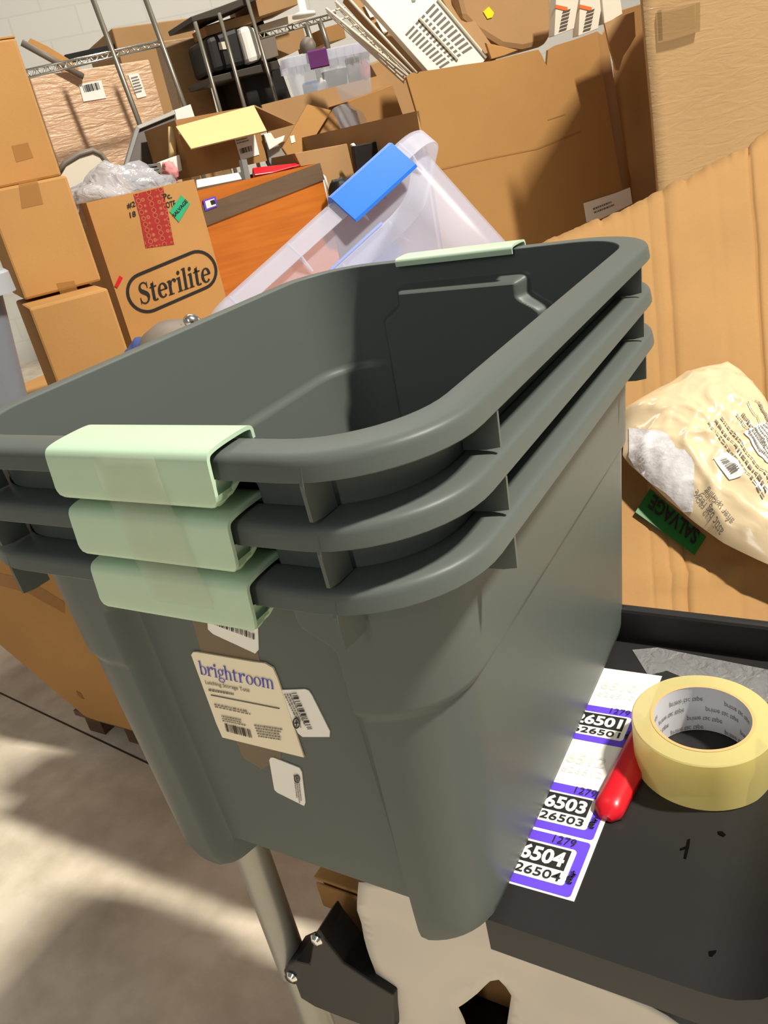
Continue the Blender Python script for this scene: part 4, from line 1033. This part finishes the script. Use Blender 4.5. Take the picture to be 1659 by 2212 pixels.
# glossy bag of bedding
BGP = (SA+sn*.034, sn)
bout = [(1345, 985), (1352, 880), (1380, 862), (1422, 838), (1450, 825), (1480, 803), (1520, 792), (1556, 786), (1566, 778), (1600, 800), (1640, 842), (1668, 890), (1720, 960), (1790, 1100), (1790, 1270), (1700, 1232), (1655, 1218), (1600, 1192), (1560, 1172), (1530, 1150), (1500, 1128), (1440, 1078), (1400, 1040), (1360, 1004)]
bo_ = [on(*q, BGP) for q in bout]
bc_ = sum(bo_, V((0, 0, 0)))/len(bo_)
e_a = (SB-SA).normalized(); e_b = sn.cross(e_a)
def polar(p): d = p-bc_; return math.atan2(d.dot(e_b), d.dot(e_a)), sqrt(d.dot(e_b)**2+d.dot(e_a)**2)
pol = sorted(polar(p) for p in bo_)
def brad(t):
    n = len(pol)
    for i in range(n):
        a0, r0 = pol[i]; a1, r1 = pol[(i+1) % n]
        if i == n-1: a1 += 2*pi
        tt_ = t if t >= pol[0][0] else t+2*pi
        if a0 <= tt_ <= a1:
            u = (tt_-a0)/max(1e-6, a1-a0); X0, Y0, X1, Y1 = r0*cos(a0), r0*sin(a0), r1*cos(a1), r1*sin(a1)
            dx, dy = cos(tt_), sin(tt_); den = dx*(Y1-Y0)-dy*(X1-X0)
            return abs((X0*(Y1-Y0)-Y0*(X1-X0))/den) if abs(den) > 1e-9 else r0
    return pol[0][1]
def bagh(p, extra=0.0):
    t, r = polar(p); R = brad(t); ro = min(1, r/max(R, 1e-6)); h = .040*max(0, 1-ro**2.2)**.75
    q = p*14; wr = .006*noise.noise(q)+.005*(1-min(1, abs(noise.noise(q*1.3+V((4, 2, 0)))*3)))**2+.003*(1-min(1, abs(noise.noise(q*3.1+V((1, 7, 0)))*3)))**2
    return p+sn*(h+wr*min(1, (1-ro)*6)+extra)
def lerp2(a, b, u): return (a[0]+(b[0]-a[0])*u, a[1]+(b[1]-a[1])*u)
def onbag(px):
    h = 0.0; p = on(*px, BGP)
    for _ in range(6):
        p = on(*px, (BGP[0]+sn*h, sn))-sn*h; h = (bagh(p)-p).dot(sn)
    return p
m = MB(); rows = []
for i in range(31):
    ro = i/30; row = []
    for j in range(120):
        t = -pi+2*pi*j/120; R = brad(t); row.append(bagh(bc_+(e_a*cos(t)+e_b*sin(t))*(R*max(ro, .004)*.9999)))
    rows.append(row)
m.grid(rows, True); m.add(rows[-1], [tuple(range(120))])
bagt = m.make('bedding_bag', MT['bag'], smooth=True); tag(bagt, 'glossy beige plastic bedding bag with a knit window lying on the creased carton', 'bag')
def lifted(name, px, mat, parent, extra, cuts=5):
    bm = bmesh.new(); vsb = [bm.verts.new(onbag(q)) for q in px]; bm.faces.new(vsb)
    bmesh.ops.triangulate(bm, faces=bm.faces[:])
    for _ in range(cuts):
        bmesh.ops.subdivide_edges(bm, edges=[e for e in bm.edges if e.calc_length() > .006], cuts=1); bmesh.ops.triangulate(bm, faces=bm.faces[:])
    bm.verts.index_update(); vs = [bagh(v.co.copy(), extra) for v in bm.verts]; fs = [tuple(v.index for v in f.verts) for f in bm.faces]; bm.free()
    return mesh(name, vs, fs, mat, parent, smooth=True)
def bagwords(vsfs, bl, br, tl, mat, parent, extra=.0022, name='lettering'):
    vs, fs = vsfs; x0 = min(v[0] for v in vs); x1 = max(v[0] for v in vs); y0 = min(v[1] for v in vs); y1 = max(v[1] for v in vs)
    A, B_, C_ = onbag(bl), onbag(br), onbag(tl)
    return mesh(name, [bagh(A+(B_-A)*((x-x0)/(x1-x0))+(C_-A)*((y-y0)/(y1-y0)), extra) for x, y in vs], fs, mat, parent)
def dashes(rows_, seed, fill=.5):
    rg = random.Random(seed); vs = []; fs = []
    for i in range(rows_):
        x = 0.0; end = rg.uniform(.8, 1)
        while x < end:
            l = rg.uniform(.02, .06); n = len(vs); a_, b_ = 1-(i+fill)/rows_, 1-i/rows_
            vs += [(x, a_), (x+l, a_), (x+l, b_), (x, b_)]; fs.append((n, n+1, n+2, n+3)); x += l+.012
    return vs, fs
kw = lifted('knit_window', [(1358, 985), (1358, 925), (1378, 928), (1400, 930), (1428, 930), (1446, 945), (1458, 968), (1478, 972), (1494, 985), (1500, 1003), (1500, 1050), (1497, 1105), (1480, 1098), (1440, 1062), (1400, 1026), (1372, 1002)], MT['knit'], bagt, .0015)
kw['label'] = 'window showing white knit fabric'
bagwords(text2d('after opening', .01), (1590, 1122), (1534, 1044), (1576, 1132), MT['greyink'], bagt)
bagwords(text2d('astic bag recyc', .01), (1570, 1137), (1511, 1054), (1557, 1147), MT['greyink'], bagt)
for k, (q0, q1, q2) in enumerate((((1528, 915), (1648, 1078), (1534, 911)), ((1543, 910), (1656, 1063), (1549, 906)), ((1556, 904), (1662, 1045), (1562, 900)), ((1590, 898), (1640, 980), (1596, 894)), ((1602, 896), (1650, 968), (1608, 892)), ((1614, 870), (1640, 915), (1620, 866)), ((1629, 868), (1658, 912), (1635, 864)))):
    bagwords(dashes(1, k, .9), q0, q1, lerp2(q0, q2, .42), MT['greyink'], bagt, name='small_print')
s = lifted('barcode_sticker', [(1541, 991), (1570, 977), (1580, 985), (1608, 1022), (1600, 1030), (1575, 1038)], MT['white'], bagt, .0016, 3)
g = Glyph(); rg = random.Random(5); x = 0
while x < 1: a_ = rg.choice((.02, .04, .06)); g.rect(x, 0, x+a_, 1); x += a_+rg.choice((.03, .05))
bagwords((g.v, g.f), (1578, 1026), (1553, 994), (1596, 1015), MT['greyink'], s, .0026, 'barcode')
s = lifted('white_sticker', [(1606, 936), (1650, 912), (1690, 960), (1690, 1010), (1655, 1000)], MT['white'], bagt, .0016, 4)
bagwords(dashes(7, 9, .45), (1615, 938), (1662, 1000), (1655, 915), MT['greyink'], s, .0026, 'small_print')

# ================================================================== CONTENTS OF THE TORN BULK CARTON
GT = tiltpl((950, 90), 2.62, 45, 15)
gr = slab('vent_panel', 'white slotted vent panel leaning out of the torn bulk carton', 'panel', [(780, -10), (940, -10), (1052, 126), (1010, 170), (935, 165)], GT, .03, MT['offw'])
def lerp2(a, b, u): return (a[0]+(b[0]-a[0])*u, a[1]+(b[1]-a[1])*u)
c00, c10, c01, c11 = (872, 76), (938, 4), (952, 152), (1026, 106)
for cidx in range(3):
    u0, u1 = cidx/3+.03, (cidx+1)/3-.03
    vs = MB()
    for r_ in range(11):
        v0, v1 = r_/11+.012, (r_+.62)/11
        q = []
        for (u_, v_) in ((u0, v0), (u1, v0), (u1, v1), (u0, v1)): q.append(on(*lerp2(lerp2(c00, c10, u_), lerp2(c01, c11, u_), v_), GT)+GT[1]*.001)
        vs.add(q, [(0, 1, 2, 3)])
    vs.make('vent_slots', MT['slot'], gr)
for (q0, q1) in (((945, 0), (1050, 126)), ((905, 40), (988, 130))):
    m = MB(); m.tube([on(*q0, GT)+GT[1]*.004, on(*q1, GT)+GT[1]*.004], .005, 6); m.make('panel_rib', MT['offw'], gr)
patch('green_dot', GT, [(888, -6), (900, -6), (897, 4), (890, 5)], MT['sgreen'], gr, .002)
slab('flat_carton', 'narrow brown carton with white slips leaning beside the vent panel', 'carton', [(745, -10), (790, -10), (918, 150), (900, 165), (860, 120)], tiltpl((830, 80), 2.70, 45, 15), .05, MT['card3'])
for q in ([(785, 8), (796, 6), (812, 34), (800, 38)], [(812, 42), (824, 36), (842, 64), (830, 74)]): slab('paper_slip', None, None, q, tiltpl((830, 80), 2.69, 45, 15), .002, MT['white'], parent=[o for o in bpy.data.objects if o.name == 'flat_carton'][0], bevel=0)
slab('flat_carton', 'plain brown carton edge right of the vent panel', 'carton', [(950, -10), (985, -10), (1078, 118), (1050, 160)], tiltpl((1010, 60), 2.64, 45, 15), .03, MT['card3'])
yc = slab('sticker_carton', 'rounded brown carton with a yellow sticker inside the torn bulk carton', 'carton', [(985, -20), (1192, -20), (1196, 70), (1180, 98), (1130, 110), (1085, 104), (1030, 70), (1000, 40)], vpl((1100, 60), 2.72, 62), .25, MT['card3'], bevel=.02)
patch('yellow_sticker', vpl((1100, 60), 2.72, 62), [(1043, 26), (1055, 15), (1066, 28), (1062, 38), (1052, 41)], MT['yellow'], yc, .003)
slab('carton_flap', None, None, [(1050, 92), (1085, 100), (1120, 108), (1090, 120), (1062, 128)], vpl((1085, 110), 2.66, 62), .01, MT['card'], parent=yc)
for k, (x0, lb) in enumerate(((1196, 'left clear clamshell pack with white card and orange band in torn carton'), (1248, 'right clear clamshell pack with white card and orange band in torn carton'))):
    PQ = vpl((1230, 40), 2.70+.01*k, 62)
    pk = slab('clamshell_pack', lb, 'package', [(x0+6, -12), (x0+58, -22), (x0+44, 62), (x0+2, 78)], PQ, .03, MT['offw'], 'clear clamshell packs')
    patch('orange_band', PQ, [(x0+4, 10), (x0+30, 16), (x0+28, 24), (x0+3, 18)], MT['orange_s'], pk, .002)
    for r_ in range(6): patch('blister', PQ, [(x0+20+r_*-1.5, 24+r_*8), (x0+36-r_*1.5, 19+r_*8), (x0+34-r_*1.5, 24+r_*8), (x0+18-r_*1.5, 29+r_*8)], MT['dgrey'], pk, .002)
slab('white_board', 'white boards standing in the right corner of the torn carton', 'board', [(1300, -12), (1338, -20), (1345, 30), (1322, 44), (1306, 52)], vpl((1320, 20), 2.78, 62), .03, MT['offw'])
# wire racks at the left of the torn carton
rk = empty('wire_rack', on(800, 90, vpl((800, 90), 2.6, 62)), 'bundle of pale wire racks leaning against the torn bulk carton', 'rack')
RKP = tiltpl((800, 90), 2.55, 50, 15)
for k in range(7):
    u = k/6; a = on(*lerp2((704, 18), (745, -12), u), RKP)-RKP[1]*(.03*(k % 3)); b = on(*lerp2((880, 164), (900, 158), u), RKP)-RKP[1]*(.03*(k % 3))
    m = MB(); m.tube([a, b], .0042, 6); m.make('wire', MT['offw'], rk, smooth=True)
for k in range(9):
    u = (k+.5)/9; m = MB(); m.tube([on(*lerp2((704, 18), (880, 164), u), RKP), on(*lerp2((745, -12), (900, 158), u), RKP)-RKP[1]*.05], .003, 5); m.make('cross_wire', MT['offw'], rk, smooth=True)

# ================================================================== BACK LEFT: PALLET, SHELVES
wp, WPP, *_w = carton('film wrapped cartons on a pallet behind the left stack, white barcode labels', (70, 188), (322, 128), 3.2, 62, .9, zb=.10, mat='shinywrap', seam=False, tapes=False, name='wrapped_carton')
clean(wp)
s = patch('shipping_label', WPP, [(170, 183), (218, 174), (229, 212), (180, 220)], MT['white'], wp, .004); bars(WPP, (182, 200), (216, 193), (177, 185), MT['ink'], s, 12, .006)
s = patch('shipping_label', WPP, [(276, 162), (299, 159), (316, 208), (296, 213)], MT['white'], wp, .004); textlines(WPP, (292, 205), (310, 200), (282, 168), MT['greyink'], s, 6, .006)
m = MB(); m.abox(-.001, .001, -.001, .001, 0, .001)
pw = empty('pallet', foot(on(200, 300, WPP)), 'pallet under the film wrapped cartons', 'pallet')
m = MB(); _o = _w[5-0] if len(_w) > 5 else None
wx_, wy_, ww_, wh_, wo_ = _w
for k in range(3):
    m = MB(); m.box(foot(wo_)+wx_*(k*(ww_-.1)/2)+V((0, 0, .001)), wx_*.1, wy_*.9, V((0, 0, .095))); m.make('runner', MT['pallet'], pw)
b1, *_b = carton('tall brown carton behind the wire shelf against the wall', (250, 92), (413, 38), 4.3, 60, .6, zb=.001, mat='card3', tapes=False, seam=False); clean(b1)
b2, *_b = carton('film covered brown carton between the wire shelf and the dark rack', (352, 88), (428, 78), 3.75, 62, .12, zb=.001, mat='wrapcard', tapes=False, seam=False); clean(b2)
for o in (r1, r2, r3): clean(o)
m = MB(); q = vpl((110, 130), 3.0, 62); m.tube([on(47, 92, q), on(180, 166, q)], .012, 10); tag(m.make('cardboard_tube', MT['greyp'], smooth=True), 'long grey tube lying on the wrapped cartons', 'tube')
slab('kraft_sheet', 'bent strip of kraft board on top of the wrapped cartons', 'cardboard', [(60, 92), (66, 82), (104, 100), (150, 128), (196, 172), (150, 170), (100, 122)], vpl((120, 120), 3.15, 62), .01, MT['card'])
slab('dark_opening_bar', 'black bar standing in for a dark opening in the block wall', 'bar', [(140, 118), (277, 88), (277, 103), (150, 135)], vpl((210, 110), 4.15, 60), .05, MT['blind'])  # black bar added where the wall has a dark opening
# wire shelf
ws = empty('wire_shelf', foot(atd(300, 260, 2.8)), 'chrome wire shelf unit in front of the wrapped cartons', 'shelf')
q = vpl((250, 130), 2.85, 62)
for (a, b) in (((192, -25), (300, 263)), ((306, -25), (400, 233))):
    A, B = on(*a, q), on(*b, q); m = MB(); m.tube([A, B, foot(B)], .0095, 12); m.make('post', MT['steel'], ws, smooth=True)
sh = MB(); z0, z1 = (56, 152), (352, 88)
def trs(a0, a1, b0, b1, n, r_):
    for (x, y) in ((a0, a1), (b0, b1)): sh.tube([on(*x, q), on(*y, q)], r_, 6)
    for i in range(n):
        u = i/n; sh.tube([on(*lerp2(a0, a1, u), q), on(*lerp2(b0, b1, u+.35/n), q), on(*lerp2(b0, b1, u+.55/n), q), on(*lerp2(a0, a1, u+.9/n), q)], r_*.8, 5)
trs((56, 152), (352, 87), (60, 168), (353, 97), 13, .0045); sh.make('shelf_deck', MT['chrome'], ws, smooth=True)
# dark rack
dr = empty('storage_rack', foot(atd(520, 220, 3.6)), 'dark storage rack with chrome posts behind the open carton', 'rack')
q = vpl((520, 120), 3.5, 62)
for (a, b) in (((421, 47), (476, 240)), ((473, 28), (527, 226)), ((530, -15), (606, 250))):
    m = MB(); A, B = on(*a, q), on(*b, q); m.tube([A, B, foot(B)], .009, 10); m.make('post', MT['steel'], dr, smooth=True)
slab('top_board', None, None, [(412, 36), (475, 14), (560, -18), (562, -4), (478, 32), (416, 47)], (q[0]-q[1]*.02, q[1]), .3, MT['darkmetal'], parent=dr)
slab('shelf_board', None, None, [(456, 166), (600, 130), (604, 148), (462, 178)], (q[0]-q[1]*.02, q[1]), .3, MT['darkmetal'], parent=dr)
slab('back_or_shade_panel', None, None, [(430, 60), (560, 20), (640, 240), (480, 262)], (q[0]-q[1]*.33, q[1]), .01, MT['blind'], parent=dr)  # black sheet added for the shade inside the rack
bkc = slab('black_case', 'black case with a violet sticker on the dark rack', 'case', [(444, 82), (515, 56), (534, 140), (464, 158)], (q[0]-q[1]*.06, q[1]), .25, MT['black'], bevel=.02)
patch('violet_sticker', (q[0]-q[1]*.058, q[1]), [(471, 92), (490, 89), (492, 106), (474, 108)], MT['offw'], bkc, .004)
slab('white_bag', 'white bag hanging on the dark rack beside the black case', 'bag', [(516, 60), (540, 52), (562, 66), (568, 128), (538, 138), (528, 100)], (q[0]-q[1]*.03, q[1]), .08, MT['white'], bevel=.02)
slab('grey_box', 'grey box on the dark rack right of the white bag', 'box', [(558, 86), (594, 72), (602, 120), (566, 132)], (q[0]-q[1]*.05, q[1]), .2, MT['greyp'])
slab('black_crate', 'black crate on the lower level of the dark rack', 'crate', [(520, 160), (608, 140), (628, 235), (545, 250)], (q[0]-q[1]*.10, q[1]), .3, MT['blind'], bevel=.01)
slab('brown_carton', 'brown carton lying on top of the dark rack', 'carton', [(548, -20), (640, -40), (648, 8), (560, 36)], vpl((600, 10), 3.6, 62), .3, MT['card3'])
slab('brown_carton', 'long brown carton under the rack top, behind the chrome posts', 'carton', [(440, 58), (560, 24), (566, 44), (448, 78)], (q[0]-q[1]*.12, q[1]), .15, MT['card3'])
slab('white_tray', 'flat white tray below the wire shelf deck at the back', 'tray', [(558, 55), (650, 26), (664, 40), (566, 70)], vpl((600, 50), 3.75, 62), .1, MT['offw'])
w2 = empty('wire_shelf', foot(atd(640, 150, 3.4)), 'grey wire shelf unit behind the purple latched clear tote', 'shelf')
q = vpl((640, 60), 3.4, 62); sh = MB(); trs((558, 72), (725, 28), (562, 84), (728, 38), 11, .004); sh.make('shelf_deck', MT['steel'], w2, smooth=True)
for (a, b) in (((660, 50), (676, 100)), ((690, 44), (706, 92))):
    m = MB(); A, B = on(*a, q), on(*b, q); m.tube([A, B, foot(B)], .012, 8); m.make('post', MT['steel'], w2, smooth=True)
m = MB(); c = on(657, 36, vpl((657, 36), 3.3, 62)); m.lathe(c, [(.001, 0), (.05, 0), (.048, .012), (.016, .02), (.014, .16), (.001, .16)], 20); tag(m.make('lamp', MT['white'], smooth=True), 'white lamp base standing on the grey wire shelf', 'lamp')
slab('brown_carton', 'brown carton hanging below the grey wire shelf', 'carton', [(590, 80), (655, 60), (664, 98), (625, 118), (600, 108)], vpl((620, 90), 3.8, 62), .3, MT['card3'])
slab('brown_carton', 'small brown carton right of the posts of the grey wire shelf', 'carton', [(700, 60), (740, 48), (748, 82), (708, 92)], vpl((720, 70), 3.8, 62), .3, MT['card2'])
m = MB(); m.lathe(on(665, 100, vpl((665, 100), 3.25, 62)), [(.001, -.02), (.03, -.015), (.034, 0), (.03, .015), (.001, .02)], 20, Matrix.Rotation(1.2, 3, 'X')); tag(m.make('round_lid', MT['greyp'], smooth=True), 'round dark object peeking over the purple latched tote', 'lid')
